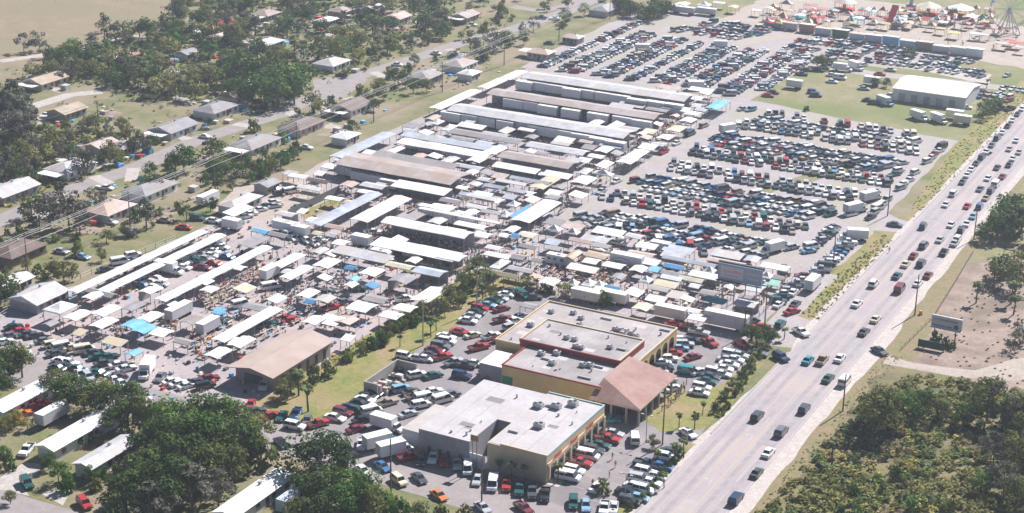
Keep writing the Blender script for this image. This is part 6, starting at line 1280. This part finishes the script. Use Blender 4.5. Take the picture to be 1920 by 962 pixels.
for i, (x, y, wh_) in enumerate(PZ):
    pose = rnd.randrange(3); s_ = rnd.choice(['white', 'white', 'white', 'red', 'blue', 'grey', 'black', 'pink', 'green', 'yellow', 'blue']); tr = rnd.randrange(3)
    if i < 300:
        o = link('person', pmesh(pose, s_, tr), None, (x, y, .03 if not (-137.7 < x < -131 and y < 348) else .055), rnd.uniform(0, 6.28)); k = rnd.uniform(.94, 1.06); o.scale = (k, k, k)
        tag(o, 'person in %s shirt %s %s' % (s_, PN[pose].split(' ')[0], wh_), 'person', 'people '+wh_)
    else:
        crowd.merge(CB[pose], Matrix.Translation((x, y, .02)) @ Matrix.Rotation(rnd.uniform(0, 6.28), 4, 'Z'), mm={0: 0, 1: 6+sh.index(s_), 2: 3+tr, 3: 2})
o = crowd.build('crowd', cm, smooth=True); tag(o, 'distant shoppers crowding the far market walkways', 'crowd', kind='stuff')
o = link('person', pmesh(0, 'black', 0), None, (*G(1667, 474), .03), 2.0); tag(o, 'lone person walking on the left shoulder of the highway', 'person')
bar = empty('traffic_barrel', (*G(1726, 590), 0)); q = MB(); q.cyl((0, 0, .08), (0, 0, 1.1), .42, .36, n=12); q.build('drum', P('orange plastic', (.75, .28, .06), .5), bar); q = MB(); q.box(-.5, .5, -.5, .5, .01, .1); q.build('base', m_tyre, bar); tag(bar, 'small orange barrel beside the pole on the right verge', 'barrel')
# ------------------------------------------------------------------ tables of goods
GC = [P('folding table top', (.50, .48, .46), .7), wall('pinkish'), wall('tan'), wall('blue'), wall('orange'), wall('red'), m_dark, wall('yellow'), wall('sky'), wall('grey'), wall('cream'), wall('darkbrown')]
def table_mb(seed, warm):
    r = random.Random(seed); q = MB(); g = MB(); L = r.choice((1.0, 1.3, 1.3)); q.box(-L, L, -.42, .42, .70, .75, 0)
    for a in (-L+.08, L-.08):
        for b_ in (-.34, .34): q.box(a-.03, a+.03, b_-.03, b_+.03, 0, .698, 6)
    pal = [4, 2, 1, 10, 0, 6, 5, 11] if warm else [0, 1, 2, 3, 6, 9, 10, 11, 8, 6, 5]
    for k in range(9):
        x, y, s_ = r.uniform(-L+.2, L-.2), r.uniform(-.28, .28), r.uniform(.08, .22); g.box(x-s_, x+s_, y-s_*.6, y+s_*.6, .752, .77+r.uniform(.05, .45), r.choice(pal))
    return q, g
TB = [(table_mb(k, k < 4)) for k in range(8)]; TBM = [(a.mesh('table', GC), b.mesh('goods', GC)) for a, b in TB]
TZ = []
def tables(poly, n, where, px=True, under=False, warm=False, mind=1.7, ax=None):
    P_ = [G(*p) for p in poly] if px else poly; xs = [p[0] for p in P_]; ys = [p[1] for p in P_]; c = t = 0; mine = []
    while c < n and t < n*30:
        t += 1; x, y = rnd.uniform(min(xs), max(xs)), rnd.uniform(min(ys), max(ys))
        if not inpoly((x, y), P_) or (not under and insolid(x, y, .2)): continue
        if any(math.hypot(x-a, y-b) < mind for a, b in mine): continue
        mine.append((x, y)); TZ.append((x, y, (R(90) if (ax or rnd.choice('XYY')) == 'Y' else 0)+rnd.uniform(-.12, .12), rnd.randrange(4) if warm else rnd.randrange(8), where)); c += 1
tables([(370, 565), (470, 510), (490, 520), (400, 580)], 75, 'in the orange-brown field of goods', warm=True, mind=1.5)
tables([(1030, 505), (1150, 470), (1210, 495), (1160, 540), (1060, 525)], 120, 'on the crowded sales ground near the strip mall', warm=True, mind=1.5)
tables([(140, 625), (250, 600), (330, 590), (330, 630), (220, 650)], 45, 'near the light-blue canopies', mind=2)
for a, b, w_, c, l in Y_[:12]:
    r4 = strip(1., a, b, w_); x0, x1, y0, y1 = r4; y0, y1 = min(y0, y1), max(y0, y1)
    tables([(x0+.6, y0), (x1+1.0, y0), (x1+1.0, y1), (x0+.6, y1)], int((y1-y0)/2.2), 'under the '+' '.join(l.split()[:4]).rstrip(','), px=False, under=True, mind=1.6, ax='Y')
tables([(330, 640), (540, 540), (700, 490), (730, 520), (560, 610), (400, 690)], 110, 'in the open sales yard', mind=2)
tables([(600, 610), (720, 550), (800, 530), (700, 590), (640, 630)], 26, 'beside the lane along the bank', mind=2)
tables([(560, 480), (620, 445), (700, 440), (720, 465), (640, 500)], 40, 'left of the tall dark stalls', mind=2)
tables([(720, 422), (866, 454), (864, 472), (714, 440)], 50, 'under the tall dark stalls', under=True, mind=1.6)
tables([(1170, 545), (1300, 565), (1330, 600), (1200, 575)], 40, 'behind the strip mall', mind=2)
tables([(1240, 500), (1340, 505), (1380, 560), (1290, 560)], 40, 'below the wide bluish roof', mind=2)
tables([(900, 470), (1060, 370), (1080, 380), (930, 490)], 50, 'along the central walkway', mind=2.2)
tables([(1080, 340), (1330, 190), (1340, 205), (1100, 350)], 70, 'by the lane ends of the sheds', mind=2.2)
for y0, y1 in ((544.5, 553), (518, 525), (492.5, 500.5)): tables(rect(-280, -218, y0, y1), 90, 'inside the long sheds', px=False, under=True, mind=1.7)
tables([(640, 350), (780, 385), (860, 350), (940, 290), (950, 300), (870, 375), (780, 400), (630, 372)], 70, 'round the broad brown shed', mind=2)
tables([(960, 500), (1010, 520), (1050, 525), (1040, 510), (980, 492)], 25, 'by the olive roof near the bank', mind=1.8)
TZ.sort(key=lambda r: (Vector((r[0], r[1], 0))-campos).length)
mer = MB()
for i, (x, y, a, v, wh_) in enumerate(TZ):
    if i < 300:
        root = empty('sales_table', (x, y, .02), a); link('table', TBM[v][0], root); link('goods', TBM[v][1], root)
        tag(root, '%s sales table %s' % ('orange-brown' if v < 4 else 'mixed-colour', wh_), 'table', 'sales tables '+wh_)
    else:
        M_ = Matrix.Translation((x, y, .02)) @ Matrix.Rotation(a, 4, 'Z')
        mer.merge(TB[v][0], M_); mer.merge(TB[v][1], M_)
o = mer.build('sales_goods', GC); tag(o, 'mass of small sales tables and goods in the far stalls', 'goods', kind='stuff')
lit = MB(); r = random.Random(4)
for k in range(2600):
    x, y = r.uniform(-286, -130), r.uniform(266, 470)
    if not (x < -205 or (372 < y < 420)) or (x > -188 and y > 415): continue
    s_ = r.uniform(.08, .45); h = r.uniform(.1, .9); lit.box(x-s_, x+s_, y-s_*r.uniform(.4, 1.6), y+s_, .01, .01+h, r.randrange(len(GC)))
o = lit.build('market_clutter', GC); tag(o, 'small boxes, crates and litter scattered over the market ground', 'clutter', kind='stuff')
for px, py, c, l in [(1150, 800, 'white', ''), ]:
    pass
yd = MB(); r = random.Random(17); NB = [G(*p) for p in [(0, 440), (0, 140), (120, 110), (480, 0), (1000, 0), (1000, 90), (620, 235), (400, 370), (120, 480)]]
for hx, hy, hr_ in HP:
    if not inpoly((hx, hy), NB): continue
    for k in range(14):
        a_ = r.uniform(0, 6.28); d_ = hr_+r.uniform(1.5, 11); x, y = hx+d_*math.cos(a_), hy+d_*math.sin(a_)
        if nearroad(x, y, 5): continue
        s_ = r.choice((.3, .5, .8, 1.3)); yd.box(x-s_, x+s_, y-s_*r.uniform(.4, 1.4), y+s_, .01, .02+s_*r.uniform(.5, 1.5), r.choice((0, 0, 1, 2, 3, 9, 9, 10, 5, 8, 6, 11)))
o = yd.build('yard_clutter', GC); tag(o, 'sheds, bins, boats and odds and ends lying in the yards of the houses', 'clutter', kind='stuff')
NBH = [(hx, hy) for hx, hy, hr_ in HP if inpoly((hx, hy), NB)]
for k in range(34):
    hx, hy = r.choice(NBH); x, y = hx+r.uniform(-16, 16), hy+r.uniform(-16, 16); w_, l_ = r.uniform(1.5, 5), r.uniform(2, 8)
    flat('bare_yard_patch', [(x-w_, y-l_), (x+w_*.7, y-l_*.8), (x+w_, y+l_*.6), (x-w_*.6, y+l_)], .006+.0007*(k % 5), g_pale if k % 2 else g_dirt, jit=.8, seg=3)
# ------------------------------------------------------------------ thin haze of the air
HZ = HAZE_DENSITY = .00018
if HZ:
    q = MB(); q.box(-6100, 5100, -1600, 9100, -1, 170); hm = bpy.data.materials.new('air haze'); hm.use_nodes = True; nt = hm.node_tree; nt.nodes.remove(nt.nodes['Principled BSDF'])
    pv = nt.nodes.new('ShaderNodeVolumePrincipled'); pv.inputs['Color'].default_value = (.80, .88, 1, 1); pv.inputs['Density'].default_value = HZ; pv.inputs['Anisotropy'].default_value = .3
    nt.links.new(pv.outputs[0], nt.nodes['Material Output'].inputs['Volume']); o = q.build('haze', hm); o['kind'] = 'stuff'; o['label'] = 'thin pale blue haze in the air'; o['category'] = 'haze'
    sc.cycles.volume_bounces = 0; hm.cycles.homogeneous_volume = True if hasattr(hm, 'cycles') else None
# ------------------------------------------------------------------ labels: tell equal ones apart by their place, counted from the left of the picture
def ordn(n):
    one = ['', 'first', 'second', 'third', 'fourth', 'fifth', 'sixth', 'seventh', 'eighth', 'ninth', 'tenth', 'eleventh', 'twelfth', 'thirteenth', 'fourteenth', 'fifteenth', 'sixteenth', 'seventeenth', 'eighteenth', 'nineteenth']
    if n < 20: return one[n]
    t, u = divmod(n, 10); tens = ['', '', 'twent', 'thirt', 'fort', 'fift', 'sixt', 'sevent', 'eight', 'ninet']
    return (tens[t]+('ieth' if u == 0 else 'y-'+one[u])) if n < 100 else '%dth' % n
_l = sorted({o['label'] for o in THINGS if len(o['label'].split()) > 12 and sum(1 for p in THINGS if p['label'] == o['label']) > 1})
print('LONG', _l)
by = {}
for o in THINGS:
    if o.get('kind') == 'stuff': continue
    by.setdefault(o['label'], []).append(o)
for lab, os_ in by.items():
    if len(os_) < 2: continue
    os_.sort(key=lambda o: PX(*o.location)[0])
    for k, o in enumerate(os_):
        if len(os_) == 2: o['label'] = lab+(', left one of two' if k == 0 else ', right one of two')
        elif k == len(os_)-1: o['label'] = lab+', rightmost one'
        elif k == 0: o['label'] = lab+', leftmost one'
        else: o['label'] = lab+', %s from the left' % ordn(k+1)
        if 'group' not in o: o['group'] = lab[:60]
print('things', len(THINGS), 'longest label', max(len(o['label'].split()) for o in THINGS), max((o['label'] for o in THINGS), key=lambda s_: len(s_.split())))
